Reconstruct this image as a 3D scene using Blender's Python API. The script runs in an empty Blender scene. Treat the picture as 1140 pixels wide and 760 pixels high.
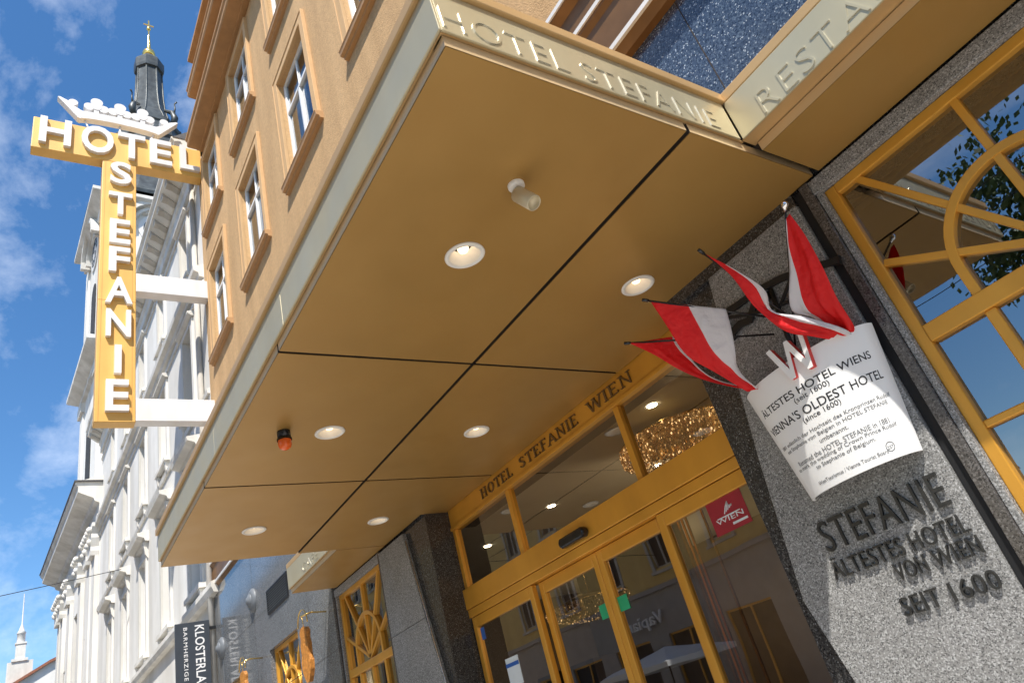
import bpy, bmesh, math, random
from mathutils import Vector, Matrix
R = math.radians
random.seed(7)
scn = bpy.context.scene
COL = scn.collection
H = 1.5                      # eye height: measured heights are relative to the eye

# ------------------------------------------------------------------ camera
cam = bpy.data.cameras.new("Camera")
cam.sensor_width = 36.0
cam.lens = 780.07 / 1140 * 36.0
cam.clip_end = 2000
co = bpy.data.objects.new("Camera", cam)
COL.objects.link(co)
rw = ((0.50985998, 0.82265576, -0.25155575), (-0.53086609, 0.07078285, -0.84449452), (-0.67692245, 0.56411638, 0.47280939))
m = Matrix.Identity(4)
for i in range(3):
    m[i][0] = rw[0][i]; m[i][1] = -rw[1][i]; m[i][2] = -rw[2][i]
m.translation = (0, 0, H)
co.matrix_world = m
scn.camera = co

# ------------------------------------------------------------------ world, sun, exposure
SUN = Vector((1.33, -1.0, 2.6)).normalized()
w = bpy.data.worlds.new("World"); scn.world = w; w.use_nodes = True
nt = w.node_tree; nt.nodes.clear()
out = nt.nodes.new('ShaderNodeOutputWorld'); bg = nt.nodes.new('ShaderNodeBackground')
sky = nt.nodes.new('ShaderNodeTexSky'); sky.sky_type = 'NISHITA'; sky.sun_disc = False
sky.sun_elevation = math.asin(SUN.z); sky.sun_rotation = math.atan2(SUN.x, SUN.y)
sky.air_density = 1.0; sky.dust_density = 0.3; sky.ozone_density = 2.0
tc = nt.nodes.new('ShaderNodeTexCoord')
mp = nt.nodes.new('ShaderNodeMapping'); mp.inputs['Scale'].default_value = (1.6, 2.6, 3.0); mp.inputs['Location'].default_value = (9.2, 4.1, 2.2); mp.inputs['Rotation'].default_value = (0.3, 0.5, 0.6)
n1 = nt.nodes.new('ShaderNodeTexNoise'); n1.inputs['Scale'].default_value = 2.3; n1.inputs['Detail'].default_value = 9; n1.inputs['Roughness'].default_value = 0.62; n1.inputs['Distortion'].default_value = 0.15
cr = nt.nodes.new('ShaderNodeValToRGB')
cr.color_ramp.elements[0].position = 0.49; cr.color_ramp.elements[0].color = (0, 0, 0, 1)
cr.color_ramp.elements[1].position = 0.88; cr.color_ramp.elements[1].color = (0.6, 0.6, 0.6, 1)
mx = nt.nodes.new('ShaderNodeMix'); mx.data_type = 'RGBA'
mx.inputs[7].default_value = (7.6, 8.0, 8.6, 1)
hs = nt.nodes.new('ShaderNodeHueSaturation'); hs.inputs['Saturation'].default_value = 1.25; hs.inputs['Value'].default_value = 1.0
L = nt.links.new
L(tc.outputs['Generated'], mp.inputs['Vector']); L(mp.outputs[0], n1.inputs['Vector']); L(n1.outputs[0], cr.inputs[0])
L(sky.outputs[0], hs.inputs['Color']); L(hs.outputs[0], mx.inputs[6]); L(cr.outputs[0], mx.inputs[0])
L(mx.outputs[2], bg.inputs['Color']); bg.inputs['Strength'].default_value = 0.14
L(bg.outputs[0], out.inputs[0])
sl = bpy.data.lights.new("Sun", 'SUN'); sl.energy = 5.0; sl.angle = R(0.5); sl.color = (1.0, 0.955, 0.88)
so = bpy.data.objects.new("Sun", sl); COL.objects.link(so)
so.rotation_euler = (-SUN).to_track_quat('-Z', 'Y').to_euler(); so.location = (20, -20, 40)
scn.view_settings.view_transform = 'Standard'; scn.view_settings.look = 'None'
scn.view_settings.exposure = 0.58; scn.view_settings.gamma = 1.0; scn.view_settings.use_curve_mapping = False

# ------------------------------------------------------------------ materials
MATS = {}
def mat(name, col, rough=0.6, metal=0.0, noise=None, bump=None, spec=0.5, emit=None, grime=None):
    """noise = (scale, amount, detail) mottles the base colour; bump = (scale, strength)"""
    m = bpy.data.materials.new(name); m.use_nodes = True
    t = m.node_tree; b = t.nodes['Principled BSDF']
    b.inputs['Base Color'].default_value = (*col, 1); b.inputs['Roughness'].default_value = rough
    b.inputs['Metallic'].default_value = metal; b.inputs['Specular IOR Level'].default_value = spec
    tcn = t.nodes.new('ShaderNodeTexCoord')
    src = None
    if noise:
        n = t.nodes.new('ShaderNodeTexNoise'); n.inputs['Scale'].default_value = noise[0]; n.inputs['Detail'].default_value = noise[2] if len(noise) > 2 else 5
        t.links.new(tcn.outputs['Object'], n.inputs['Vector'])
        r = t.nodes.new('ShaderNodeValToRGB')
        a = noise[1]
        r.color_ramp.elements[0].position = 0.3; r.color_ramp.elements[1].position = 0.7
        r.color_ramp.elements[0].color = (*[c * (1 - a) for c in col], 1); r.color_ramp.elements[1].color = (*[min(1, c * (1 + a)) for c in col], 1)
        t.links.new(n.outputs[0], r.inputs[0]); src = r.outputs[0]
        if grime:
            n2 = t.nodes.new('ShaderNodeTexNoise'); n2.inputs['Scale'].default_value = grime[0]; n2.inputs['Detail'].default_value = 8
            mpn = t.nodes.new('ShaderNodeMapping'); mpn.inputs['Scale'].default_value = grime[2] if len(grime) > 2 else (1, 1, 0.15)
            t.links.new(tcn.outputs['Object'], mpn.inputs[0]); t.links.new(mpn.outputs[0], n2.inputs['Vector'])
            r2 = t.nodes.new('ShaderNodeValToRGB'); r2.color_ramp.elements[0].position = 0.35; r2.color_ramp.elements[1].position = 0.65
            g = 1 - grime[1]
            r2.color_ramp.elements[0].color = (g, g * 0.98, g * 0.94, 1); r2.color_ramp.elements[1].color = (1, 1, 1, 1)
            mm = t.nodes.new('ShaderNodeMix'); mm.data_type = 'RGBA'; mm.blend_type = 'MULTIPLY'; mm.inputs[0].default_value = 1
            t.links.new(n2.outputs[0], r2.inputs[0]); t.links.new(src, mm.inputs[6]); t.links.new(r2.outputs[0], mm.inputs[7]); src = mm.outputs[2]
        t.links.new(src, b.inputs['Base Color'])
    if bump:
        n = t.nodes.new('ShaderNodeTexNoise'); n.inputs['Scale'].default_value = bump[0]; n.inputs['Detail'].default_value = 4
        t.links.new(tcn.outputs['Object'], n.inputs['Vector'])
        bn = t.nodes.new('ShaderNodeBump'); bn.inputs['Strength'].default_value = bump[1]; bn.inputs['Distance'].default_value = 0.01
        t.links.new(n.outputs[0], bn.inputs['Height']); t.links.new(bn.outputs[0], b.inputs['Normal'])
    if metal >= 0.2 and rough > 0.3:
        n = t.nodes.new('ShaderNodeTexNoise'); n.inputs['Scale'].default_value = 3.1; n.inputs['Detail'].default_value = 8
        t.links.new(tcn.outputs['Object'], n.inputs['Vector'])
        mr = t.nodes.new('ShaderNodeMapRange'); mr.inputs[1].default_value = 0.3; mr.inputs[2].default_value = 0.7; mr.inputs[3].default_value = rough - 0.04; mr.inputs[4].default_value = rough + 0.05
        t.links.new(n.outputs[0], mr.inputs[0]); t.links.new(mr.outputs[0], b.inputs['Roughness'])
    if emit:
        b.inputs['Emission Color'].default_value = (*emit[0], 1); b.inputs['Emission Strength'].default_value = emit[1]
    MATS[name] = m
    return m

def granite(name, dark, mid, light, scale, rough, flecks=None, spec=0.5, bump=0.0):
    m = bpy.data.materials.new(name); m.use_nodes = True
    t = m.node_tree; b = t.nodes['Principled BSDF']; b.inputs['Roughness'].default_value = rough; b.inputs['Specular IOR Level'].default_value = spec
    tcn = t.nodes.new('ShaderNodeTexCoord')
    v = t.nodes.new('ShaderNodeTexVoronoi'); v.inputs['Scale'].default_value = scale; v.inputs['Randomness'].default_value = 1
    n = t.nodes.new('ShaderNodeTexNoise'); n.inputs['Scale'].default_value = scale * 0.62; n.inputs['Detail'].default_value = 4; n.inputs['Roughness'].default_value = 0.7
    t.links.new(tcn.outputs['Object'], v.inputs['Vector']); t.links.new(tcn.outputs['Object'], n.inputs['Vector'])
    sep = t.nodes.new('ShaderNodeSeparateColor'); t.links.new(v.outputs['Color'], sep.inputs[0])
    ad = t.nodes.new('ShaderNodeMix'); ad.data_type = 'FLOAT'; ad.inputs[0].default_value = 0.5
    t.links.new(sep.outputs[0], ad.inputs[2]); t.links.new(n.outputs[0], ad.inputs[3])
    r = t.nodes.new('ShaderNodeValToRGB'); e = r.color_ramp.elements
    e[0].position = 0.26; e[0].color = (*dark, 1); e[1].position = 0.74; e[1].color = (*light, 1)
    k = e.new(0.42); k.color = (*mid, 1); k2 = e.new(0.6); k2.color = (*mid, 1)
    t.links.new(ad.outputs[0], r.inputs[0]); src = r.outputs[0]
    if flecks:
        v2 = t.nodes.new('ShaderNodeTexVoronoi'); v2.inputs['Scale'].default_value = scale * 1.3
        t.links.new(tcn.outputs['Object'], v2.inputs['Vector'])
        s2 = t.nodes.new('ShaderNodeSeparateColor'); t.links.new(v2.outputs['Color'], s2.inputs[0])
        r2 = t.nodes.new('ShaderNodeValToRGB'); r2.color_ramp.elements[0].position = flecks[0]; r2.color_ramp.elements[1].position = min(1, flecks[0] + 0.02)
        r2.color_ramp.elements[0].color = (0, 0, 0, 1); r2.color_ramp.elements[1].color = (1, 1, 1, 1)
        t.links.new(s2.outputs[1], r2.inputs[0])
        mm = t.nodes.new('ShaderNodeMix'); mm.data_type = 'RGBA'; mm.inputs[7].default_value = (*flecks[1], 1)
        t.links.new(r2.outputs[0], mm.inputs[0]); t.links.new(src, mm.inputs[6]); src = mm.outputs[2]
    # slow tonal drift and stains
    n3 = t.nodes.new('ShaderNodeTexNoise'); n3.inputs['Scale'].default_value = 1.7; n3.inputs['Detail'].default_value = 6
    t.links.new(tcn.outputs['Object'], n3.inputs['Vector'])
    r3 = t.nodes.new('ShaderNodeValToRGB'); r3.color_ramp.elements[0].position = 0.3; r3.color_ramp.elements[1].position = 0.7
    r3.color_ramp.elements[0].color = (0.8, 0.8, 0.78, 1); r3.color_ramp.elements[1].color = (1, 1, 1, 1)
    t.links.new(n3.outputs[0], r3.inputs[0])
    m3 = t.nodes.new('ShaderNodeMix'); m3.data_type = 'RGBA'; m3.blend_type = 'MULTIPLY'; m3.inputs[0].default_value = 1
    t.links.new(src, m3.inputs[6]); t.links.new(r3.outputs[0], m3.inputs[7])
    t.links.new(m3.outputs[2], b.inputs['Base Color'])
    if bump:
        bn = t.nodes.new('ShaderNodeBump'); bn.inputs['Strength'].default_value = bump; bn.inputs['Distance'].default_value = 0.004
        t.links.new(ad.outputs[0], bn.inputs['Height']); t.links.new(bn.outputs[0], b.inputs['Normal'])
    MATS[name] = m; return m

def glass(name, tint, ior=1.6, rough=0.0):
    m = bpy.data.materials.new(name); m.use_nodes = True
    t = m.node_tree; t.nodes.remove(t.nodes['Principled BSDF'])
    o = t.nodes['Material Output']
    tr = t.nodes.new('ShaderNodeBsdfTransparent'); tr.inputs[0].default_value = (*tint, 1)
    g = t.nodes.new('ShaderNodeBsdfGlossy'); g.inputs['Roughness'].default_value = rough; g.inputs[0].default_value = (0.95, 0.97, 1, 1)
    tcn = t.nodes.new('ShaderNodeTexCoord'); n = t.nodes.new('ShaderNodeTexNoise'); n.inputs['Scale'].default_value = 1.6; n.inputs['Detail'].default_value = 1
    t.links.new(tcn.outputs['Object'], n.inputs['Vector'])
    bn = t.nodes.new('ShaderNodeBump'); bn.inputs['Strength'].default_value = 0.06; bn.inputs['Distance'].default_value = 0.02
    t.links.new(n.outputs[0], bn.inputs['Height']); t.links.new(bn.outputs[0], g.inputs['Normal'])
    f = t.nodes.new('ShaderNodeFresnel'); f.inputs[0].default_value = ior
    mm = t.nodes.new('ShaderNodeMixShader')
    t.links.new(f.outputs[0], mm.inputs[0]); t.links.new(tr.outputs[0], mm.inputs[1]); t.links.new(g.outputs[0], mm.inputs[2])
    t.links.new(mm.outputs[0], o.inputs[0])
    MATS[name] = m; return m

mat('stucco', (0.575, 0.36, 0.17), 0.92, noise=(18, 0.10, 9), bump=(70, 0.9), grime=(1.3, 0.17, (1.6, 1, 0.22)))
mat('stucco_trim', (0.60, 0.38, 0.185), 0.85, noise=(6, 0.04, 4), bump=(140, 0.15), grime=(2.0, 0.10))
mat('eave_brown', (0.42, 0.23, 0.095), 0.7, noise=(5, 0.08, 5), grime=(2, 0.12))
mat('sill_brown', (0.43, 0.245, 0.105), 0.55, noise=(9, 0.06, 4))
mat('roof_dark', (0.09, 0.085, 0.085), 0.6, noise=(6, 0.25, 5))
mat('white_frame', (0.80, 0.80, 0.78), 0.4, noise=(12, 0.03))
mat('curtain', (0.72, 0.73, 0.74), 0.9, noise=(14, 0.08))
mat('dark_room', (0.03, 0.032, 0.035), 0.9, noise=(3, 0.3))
mat('white_render', (0.78, 0.76, 0.715), 0.85, noise=(1.4, 0.05, 7), bump=(60, 0.15), grime=(0.8, 0.20))
mat('white_stone', (0.76, 0.735, 0.68), 0.8, noise=(3, 0.06, 6), bump=(50, 0.15), grime=(1.5, 0.22))
mat('grey_stone', (0.50, 0.47, 0.42), 0.8, noise=(3, 0.1, 6), grime=(1.5, 0.2))
mat('copper_dark', (0.075, 0.085, 0.085), 0.45, 0.3, noise=(2.5, 0.35, 7), grime=(1.5, 0.35))
mat('gold_leaf', (0.85, 0.58, 0.16), 0.25, 0.9, noise=(8, 0.08))
mat('soffit', (0.42, 0.242, 0.066), 0.45, 0.35, noise=(1.6, 0.025, 5), grime=(2.2, 0.035, (1, 1, 1)))
mat('champagne', (0.57, 0.50, 0.325), 0.42, 0.55, noise=(1.5, 0.03, 5), grime=(3, 0.06))
mat('canopy_cap', (0.56, 0.36, 0.16), 0.45, 0.4, noise=(3, 0.04))
mat('panel_edge_lit', (0.72, 0.53, 0.30), 0.42, 0.45, noise=(3, 0.03))  # pale tone puts the light on the outer panel sides into the colour
mat('gap_shade', (0.006, 0.006, 0.007), 0.7, noise=(8, 0.2))
mat('joint_dark', (0.035, 0.025, 0.018), 0.8, noise=(8, 0.2))
mat('ledge_brown', (0.27, 0.135, 0.05), 0.4, 0.5, noise=(4, 0.15, 5), grime=(2, 0.2))
mat('steel_letter', (0.83, 0.83, 0.82), 0.22, 0.85, noise=(20, 0.03))
mat('brass', (0.70, 0.345, 0.045), 0.34, 0.28, noise=(2.5, 0.06, 5), grime=(3, 0.12))
mat('brass_polished', (0.75, 0.50, 0.16), 0.18, 0.95, noise=(5, 0.05))
mat('letter_bronze', (0.50, 0.33, 0.10), 0.3, 0.6, noise=(20, 0.05))
mat('letter_shadow', (0.17, 0.10, 0.035), 0.5, 0.3, noise=(20, 0.1))
granite('granite_light', (0.075, 0.075, 0.075), (0.25, 0.247, 0.24), (0.48, 0.48, 0.475), 165, 0.75, bump=0.2)
granite('granite_dark', (0.012, 0.012, 0.013), (0.045, 0.044, 0.044), (0.13, 0.127, 0.125), 130, 0.14, flecks=(0.975, (0.28, 0.29, 0.30)), spec=0.6)
granite('granite_brown', (0.03, 0.027, 0.026), (0.085, 0.078, 0.074), (0.16, 0.15, 0.145), 140, 0.18)
granite('granite_blue', (0.012, 0.02, 0.04), (0.05, 0.075, 0.125), (0.13, 0.18, 0.25), 100, 0.12, flecks=(0.96, (0.52, 0.60, 0.7)), spec=0.7)
granite('granite_polished', (0.07, 0.072, 0.076), (0.155, 0.16, 0.165), (0.27, 0.275, 0.28), 110, 0.09, flecks=(0.985, (0.4, 0.42, 0.45)), spec=0.6)
mat('iron', (0.018, 0.017, 0.017), 0.45, 0.4, noise=(20, 0.2), bump=(60, 0.2))
mat('black_plastic', (0.012, 0.012, 0.013), 0.25, noise=(15, 0.1))
mat('sign_yellow', (0.80, 0.47, 0.115), 0.45, noise=(2, 0.035, 5), grime=(2.5, 0.10))
mat('sign_under', (0.42, 0.20, 0.05), 0.5, noise=(3, 0.06))
mat('sign_white', (0.76, 0.75, 0.74), 0.4, noise=(3, 0.03), grime=(3, 0.08))
mat('board_white', (0.80, 0.80, 0.79), 0.35, noise=(3, 0.015))
mat('print_black', (0.02, 0.02, 0.022), 0.5, noise=(30, 0.1))
mat('print_grey', (0.17, 0.17, 0.17), 0.5, noise=(30, 0.1))
mat('red_paint', (0.62, 0.03, 0.022), 0.4, noise=(8, 0.05))
mat('letter_iron', (0.045, 0.045, 0.043), 0.35, 0.5, noise=(30, 0.25))
mat('charcoal_sign', (0.035, 0.042, 0.052), 0.5, noise=(5, 0.08))
mat('slate_sign', (0.14, 0.15, 0.16), 0.5, noise=(5, 0.08))
mat('gingerbread', (0.44, 0.18, 0.035), 0.5, noise=(25, 0.3), bump=(40, 0.8))
mat('chrome', (0.82, 0.82, 0.82), 0.12, 1.0, noise=(20, 0.02))
mat('lamp_white', (0.80, 0.77, 0.70), 0.5, noise=(10, 0.03))
mat('reflector', (0.85, 0.75, 0.6), 0.2, 0.9, noise=(10, 0.03))
mat('spot_body', (0.60, 0.52, 0.36), 0.4, 0.3, noise=(10, 0.03))
mat('bulb_lit', (1, 0.8, 0.5), 0.5, emit=((1.0, 0.72, 0.42), 2.0))
mat('lobby_lit', (1, 0.8, 0.5), 0.5, emit=((1.0, 0.85, 0.62), 25.0))
mat('beacon_orange', (0.80, 0.13, 0.02), 0.2, noise=(10, 0.05))
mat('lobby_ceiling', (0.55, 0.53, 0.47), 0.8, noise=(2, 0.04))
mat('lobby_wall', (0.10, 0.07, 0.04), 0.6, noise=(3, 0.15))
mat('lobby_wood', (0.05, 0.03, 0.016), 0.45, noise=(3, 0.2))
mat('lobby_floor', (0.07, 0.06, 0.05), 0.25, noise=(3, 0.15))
mat('sticker_red', (0.32, 0.015, 0.03), 0.4, noise=(10, 0.08))
mat('sticker_green', (0.02, 0.36, 0.16), 0.4, noise=(10, 0.05))
mat('sticker_blue', (0.03, 0.12, 0.45), 0.4, noise=(10, 0.05))
mat('paper', (0.70, 0.76, 0.80), 0.6, noise=(10, 0.03))
mat('lantern_red', (0.60, 0.02, 0.015), 0.3, noise=(10, 0.05), emit=((0.8, 0.03, 0.02), 0.35))
mat('asphalt', (0.055, 0.055, 0.056), 0.85, noise=(40, 0.3, 6), bump=(120, 0.5))
mat('paving', (0.50, 0.475, 0.44), 0.8, noise=(5, 0.1, 6), bump=(60, 0.2))
mat('kerb_stone', (0.34, 0.33, 0.32), 0.8, noise=(8, 0.1, 6))
mat('ochre', (0.68, 0.47, 0.17), 0.85, noise=(2, 0.08, 6), grime=(1, 0.15))
mat('shop_grey', (0.32, 0.30, 0.28), 0.8, noise=(2, 0.08, 6))
mat('cream', (0.60, 0.55, 0.45), 0.85, noise=(2, 0.06, 6), grime=(1, 0.15))
mat('canvas', (0.80, 0.79, 0.75), 0.8, noise=(3, 0.03))
mat('tile_roof', (0.26, 0.10, 0.055), 0.8, noise=(12, 0.25, 5))
mat('bark', (0.10, 0.07, 0.045), 0.9, noise=(8, 0.3), bump=(20, 0.8))
mat('leaf', (0.09, 0.15, 0.045), 0.6, noise=(1.2, 0.35, 5))
mat('wire_black', (0.02, 0.02, 0.02), 0.6, noise=(10, 0.1))
glass('window_glass', (0.78, 0.84, 0.88), 2.2)
glass('door_glass', (0.60, 0.62, 0.62), 2.7)
glass('fan_glass', (0.55, 0.58, 0.58), 3.3)

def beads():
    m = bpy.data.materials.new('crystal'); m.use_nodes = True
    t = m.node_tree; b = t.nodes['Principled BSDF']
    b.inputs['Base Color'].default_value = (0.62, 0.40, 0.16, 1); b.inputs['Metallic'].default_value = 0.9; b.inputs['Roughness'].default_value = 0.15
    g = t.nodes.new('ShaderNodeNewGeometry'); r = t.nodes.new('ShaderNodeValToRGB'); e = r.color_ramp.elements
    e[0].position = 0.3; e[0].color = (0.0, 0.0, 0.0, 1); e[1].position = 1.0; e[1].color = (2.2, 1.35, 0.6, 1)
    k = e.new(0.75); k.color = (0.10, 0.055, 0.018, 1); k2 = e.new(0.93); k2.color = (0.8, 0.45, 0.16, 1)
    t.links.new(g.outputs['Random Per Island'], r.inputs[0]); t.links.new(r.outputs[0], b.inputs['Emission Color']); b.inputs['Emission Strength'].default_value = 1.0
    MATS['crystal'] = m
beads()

def cloth(name, col):
    m = bpy.data.materials.new(name); m.use_nodes = True
    t = m.node_tree; b = t.nodes['Principled BSDF']; b.inputs['Base Color'].default_value = (*col, 1); b.inputs['Roughness'].default_value = 0.55
    tr = t.nodes.new('ShaderNodeBsdfTranslucent'); tr.inputs[0].default_value = (*col, 1)
    mm = t.nodes.new('ShaderNodeMixShader'); mm.inputs[0].default_value = 0.42
    tcn = t.nodes.new('ShaderNodeTexCoord'); n = t.nodes.new('ShaderNodeTexNoise'); n.inputs['Scale'].default_value = 13; n.inputs['Detail'].default_value = 5
    bn = t.nodes.new('ShaderNodeBump'); bn.inputs['Strength'].default_value = 0.9; bn.inputs['Distance'].default_value = 0.03
    t.links.new(tcn.outputs['Object'], n.inputs['Vector']); t.links.new(n.outputs[0], bn.inputs['Height']); t.links.new(bn.outputs[0], b.inputs['Normal'])
    t.links.new(b.outputs[0], mm.inputs[1]); t.links.new(tr.outputs[0], mm.inputs[2]); t.links.new(mm.outputs[0], t.nodes['Material Output'].inputs[0])
    MATS[name] = m
cloth('flag_red', (0.84, 0.012, 0.014)); cloth('flag_white', (0.80, 0.78, 0.80))

# ------------------------------------------------------------------ builders
def tag(o, label=None, cat=None, group=None, kind=None):
    if label: o['label'] = label
    if cat: o['category'] = cat
    if group: o['group'] = group
    if kind: o['kind'] = kind
    return o
def thing(name, loc, label, cat, group=None, rz=0):
    o = bpy.data.objects.new(name, None); o.empty_display_size = 0.2; COL.objects.link(o)
    o.location = loc; o.rotation_euler = (0, 0, rz)
    return tag(o, label, cat, group)
def wloc(o):
    v = Vector((0, 0, 0))
    while o: v += o.location; o = o.parent
    return v
class MB:
    def __init__(s): s.v = []; s.f = []; s.m = []; s.sm = []
    def face(s, pts, mi=0, smooth=False):
        i = len(s.v); s.v += [tuple(p) for p in pts]; s.f.append(tuple(range(i, i + len(pts)))); s.m.append(mi); s.sm.append(smooth)
    def mesh(s, vs, fs, mi=0, smooth=False):
        i = len(s.v); s.v += [tuple(p) for p in vs]
        for f in fs: s.f.append(tuple(i + k for k in f)); s.m.append(mi); s.sm.append(smooth)
    def box(s, x0, x1, y0, y1, z0, z1, mi=0):
        if x0 > x1: x0, x1 = x1, x0
        if y0 > y1: y0, y1 = y1, y0
        if z0 > z1: z0, z1 = z1, z0
        vs = [(x0, y0, z0), (x1, y0, z0), (x1, y1, z0), (x0, y1, z0), (x0, y0, z1), (x1, y0, z1), (x1, y1, z1), (x0, y1, z1)]
        s.mesh(vs, [(0, 3, 2, 1), (4, 5, 6, 7), (0, 1, 5, 4), (1, 2, 6, 5), (2, 3, 7, 6), (3, 0, 4, 7)], mi)
    def prism(s, pts, fn, d0, d1, mi=0):
        """pts: 2D loop (counter-clockwise), fn(u,v,d)->xyz"""
        n = len(pts); vs = [fn(u, v, d0) for u, v in pts] + [fn(u, v, d1) for u, v in pts]
        fs = [tuple(range(n))[::-1], tuple(range(n, 2 * n))] + [(i, (i + 1) % n, n + (i + 1) % n, n + i) for i in range(n)]
        s.mesh(vs, fs, mi)
    def tube(s, pts, r, seg=8, mi=0, caps=True):
        pts = [Vector(p) for p in pts]; n = len(pts); rs = r if isinstance(r, (list, tuple)) else [r] * n
        up = None; rings = []
        for i, p in enumerate(pts):
            t = (pts[min(i + 1, n - 1)] - pts[max(i - 1, 0)]).normalized()
            if up is None: up = t.orthogonal().normalized()
            a = (up - t * up.dot(t)).normalized(); b = t.cross(a); up = a
            rings.append([p + (a * math.cos(2 * math.pi * k / seg) + b * math.sin(2 * math.pi * k / seg)) * rs[i] for k in range(seg)])
        vs = [q for rr in rings for q in rr]
        fs = [(i * seg + k, i * seg + (k + 1) % seg, (i + 1) * seg + (k + 1) % seg, (i + 1) * seg + k) for i in range(n - 1) for k in range(seg)]
        if caps: fs += [tuple(range(seg))[::-1], tuple(range((n - 1) * seg, n * seg))]
        s.mesh(vs, fs, mi, True)
    def lathe(s, prof, c, seg=24, mi=0, smooth=True, axis=None, rot=0):
        c = Vector(c); q = axis.normalized().to_track_quat('Z', 'Y') if axis else None
        vs = []
        for r, z in prof:
            for k in range(seg):
                a = 2 * math.pi * k / seg + rot; v = Vector((r * math.cos(a), r * math.sin(a), z))
                if q: v = q @ v
                vs.append(c + v)
        n = len(prof)
        fs = [(i * seg + k, i * seg + (k + 1) % seg, (i + 1) * seg + (k + 1) % seg, (i + 1) * seg + k) for i in range(n - 1) for k in range(seg)]
        s.mesh(vs, fs, mi, smooth)
    def data(s, name, mats):
        me = bpy.data.meshes.new(name); me.from_pydata(s.v, [], s.f)
        for mt in ([mats] if isinstance(mats, str) else mats): me.materials.append(MATS[mt])
        me.polygons.foreach_set('material_index', s.m); me.polygons.foreach_set('use_smooth', s.sm); me.update()
        return me
    def build(s, name, mats, parent=None, bevel=0, local=False, loc=None):
        o = bpy.data.objects.new(name, s.data(name, mats)); COL.objects.link(o)
        if bevel:
            b = o.modifiers.new('bevel', 'BEVEL'); b.width = bevel; b.segments = 2; b.limit_method = 'ANGLE'; b.angle_limit = R(40); b.harden_normals = False
        if parent:
            o.parent = parent
            o.location = loc if loc else ((0, 0, 0) if local else -wloc(parent))
        elif loc: o.location = loc
        return o
def XZ(y): return lambda u, v, d: (u, y + d, v)
def outline_mesh(outer, holes, t, res=1):
    """flat outline with holes, thickness t, built through a 2D curve -> verts, faces (z from -t/2 to t/2)"""
    cu = bpy.data.curves.new('tmp', 'CURVE'); cu.dimensions = '2D'; cu.fill_mode = 'BOTH'; cu.extrude = t / 2
    for lp in [outer] + holes:
        sp = cu.splines.new('POLY'); sp.points.add(len(lp) - 1); sp.use_cyclic_u = True
        for p, (x, y) in zip(sp.points, lp): p.co = (x, y, 0, 1)
    return curve_mesh(cu)
def curve_mesh(cu):
    ob = bpy.data.objects.new('tmp', cu); COL.objects.link(ob)
    dg = bpy.context.evaluated_depsgraph_get(); dg.update()
    me = bpy.data.meshes.new_from_object(ob.evaluated_get(dg))
    vs = [v.co.copy() for v in me.vertices]; fs = [tuple(p.vertices) for p in me.polygons]
    bpy.data.objects.remove(ob); bpy.data.meshes.remove(me)
    return vs, fs
TXT = {}
def text_mesh(s, weight=0.0, space=1.0, extr=0.05):
    k = (s, weight, space)
    if k not in TXT:
        cu = bpy.data.curves.new('tmp', 'FONT'); cu.body = s; cu.size = 1; cu.extrude = extr; cu.offset = weight; cu.space_character = space; cu.resolution_u = 4
        TXT[k] = curve_mesh(cu)
    vs, fs = TXT[k]
    x0 = min(v.x for v in vs); x1 = max(v.x for v in vs); y0 = min(v.y for v in vs); y1 = max(v.y for v in vs); z0 = min(v.z for v in vs); z1 = max(v.z for v in vs)
    return [((v.x - x0) / (x1 - x0), (v.y - y0) / (y1 - y0), (v.z - z0) / (z1 - z0)) for v in vs], fs, (x1 - x0) / (y1 - y0)
def put_text(mb, s, fn, weight=0.0, space=1.0, mi=0):
    vs, fs, _ = text_mesh(s, weight, space); mb.mesh([fn(*v) for v in vs], fs, mi)
def plane_fn(P, U, V, N, d0, d1):
    P, U, V, N = Vector(P), Vector(U), Vector(V), Vector(N).normalized()
    return lambda a, b, c: P + U * a + V * b + N * (d0 + (d1 - d0) * c)
def wall_open(mb, x0, x1, z0, z1, ops, y, d, mi=0, rmi=None):
    """front face at y with rectangular openings (ax,bx,az,bz) and reveals going back by d"""
    xs = sorted({x0, x1, *[o[0] for o in ops], *[o[1] for o in ops]}); zs = sorted({z0, z1, *[o[2] for o in ops], *[o[3] for o in ops]})
    xs = [x for x in xs if x0 <= x <= x1]; zs = [z for z in zs if z0 <= z <= z1]
    for i in range(len(xs) - 1):
        for j in range(len(zs) - 1):
            cx, cz = (xs[i] + xs[i + 1]) / 2, (zs[j] + zs[j + 1]) / 2
            if any(o[0] < cx < o[1] and o[2] < cz < o[3] for o in ops): continue
            mb.face([(xs[i], y, zs[j]), (xs[i + 1], y, zs[j]), (xs[i + 1], y, zs[j + 1]), (xs[i], y, zs[j + 1])], mi)
    r = mi if rmi is None else rmi
    for a, b, c, e in ops:
        mb.face([(a, y, c), (a, y, e), (a, y + d, e), (a, y + d, c)], r); mb.face([(b, y, e), (b, y, c), (b, y + d, c), (b, y + d, e)], r)
        mb.face([(a, y, e), (b, y, e), (b, y + d, e), (a, y + d, e)], r); mb.face([(a, y, c), (a, y + d, c), (b, y + d, c), (b, y, c)], r)
def dupe(o, name=None):
    c = o.copy(); COL.objects.link(c)
    for ch in list(o.children):
        k = dupe(ch); k.parent = c
    return c
def circle(cx, cy, r, n=32): return [(cx + r * math.cos(2 * math.pi * k / n), cy + r * math.sin(2 * math.pi * k / n)) for k in range(n)]

YW = 3.85          # hotel wall plane
YD = 4.20          # recessed door plane

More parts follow.
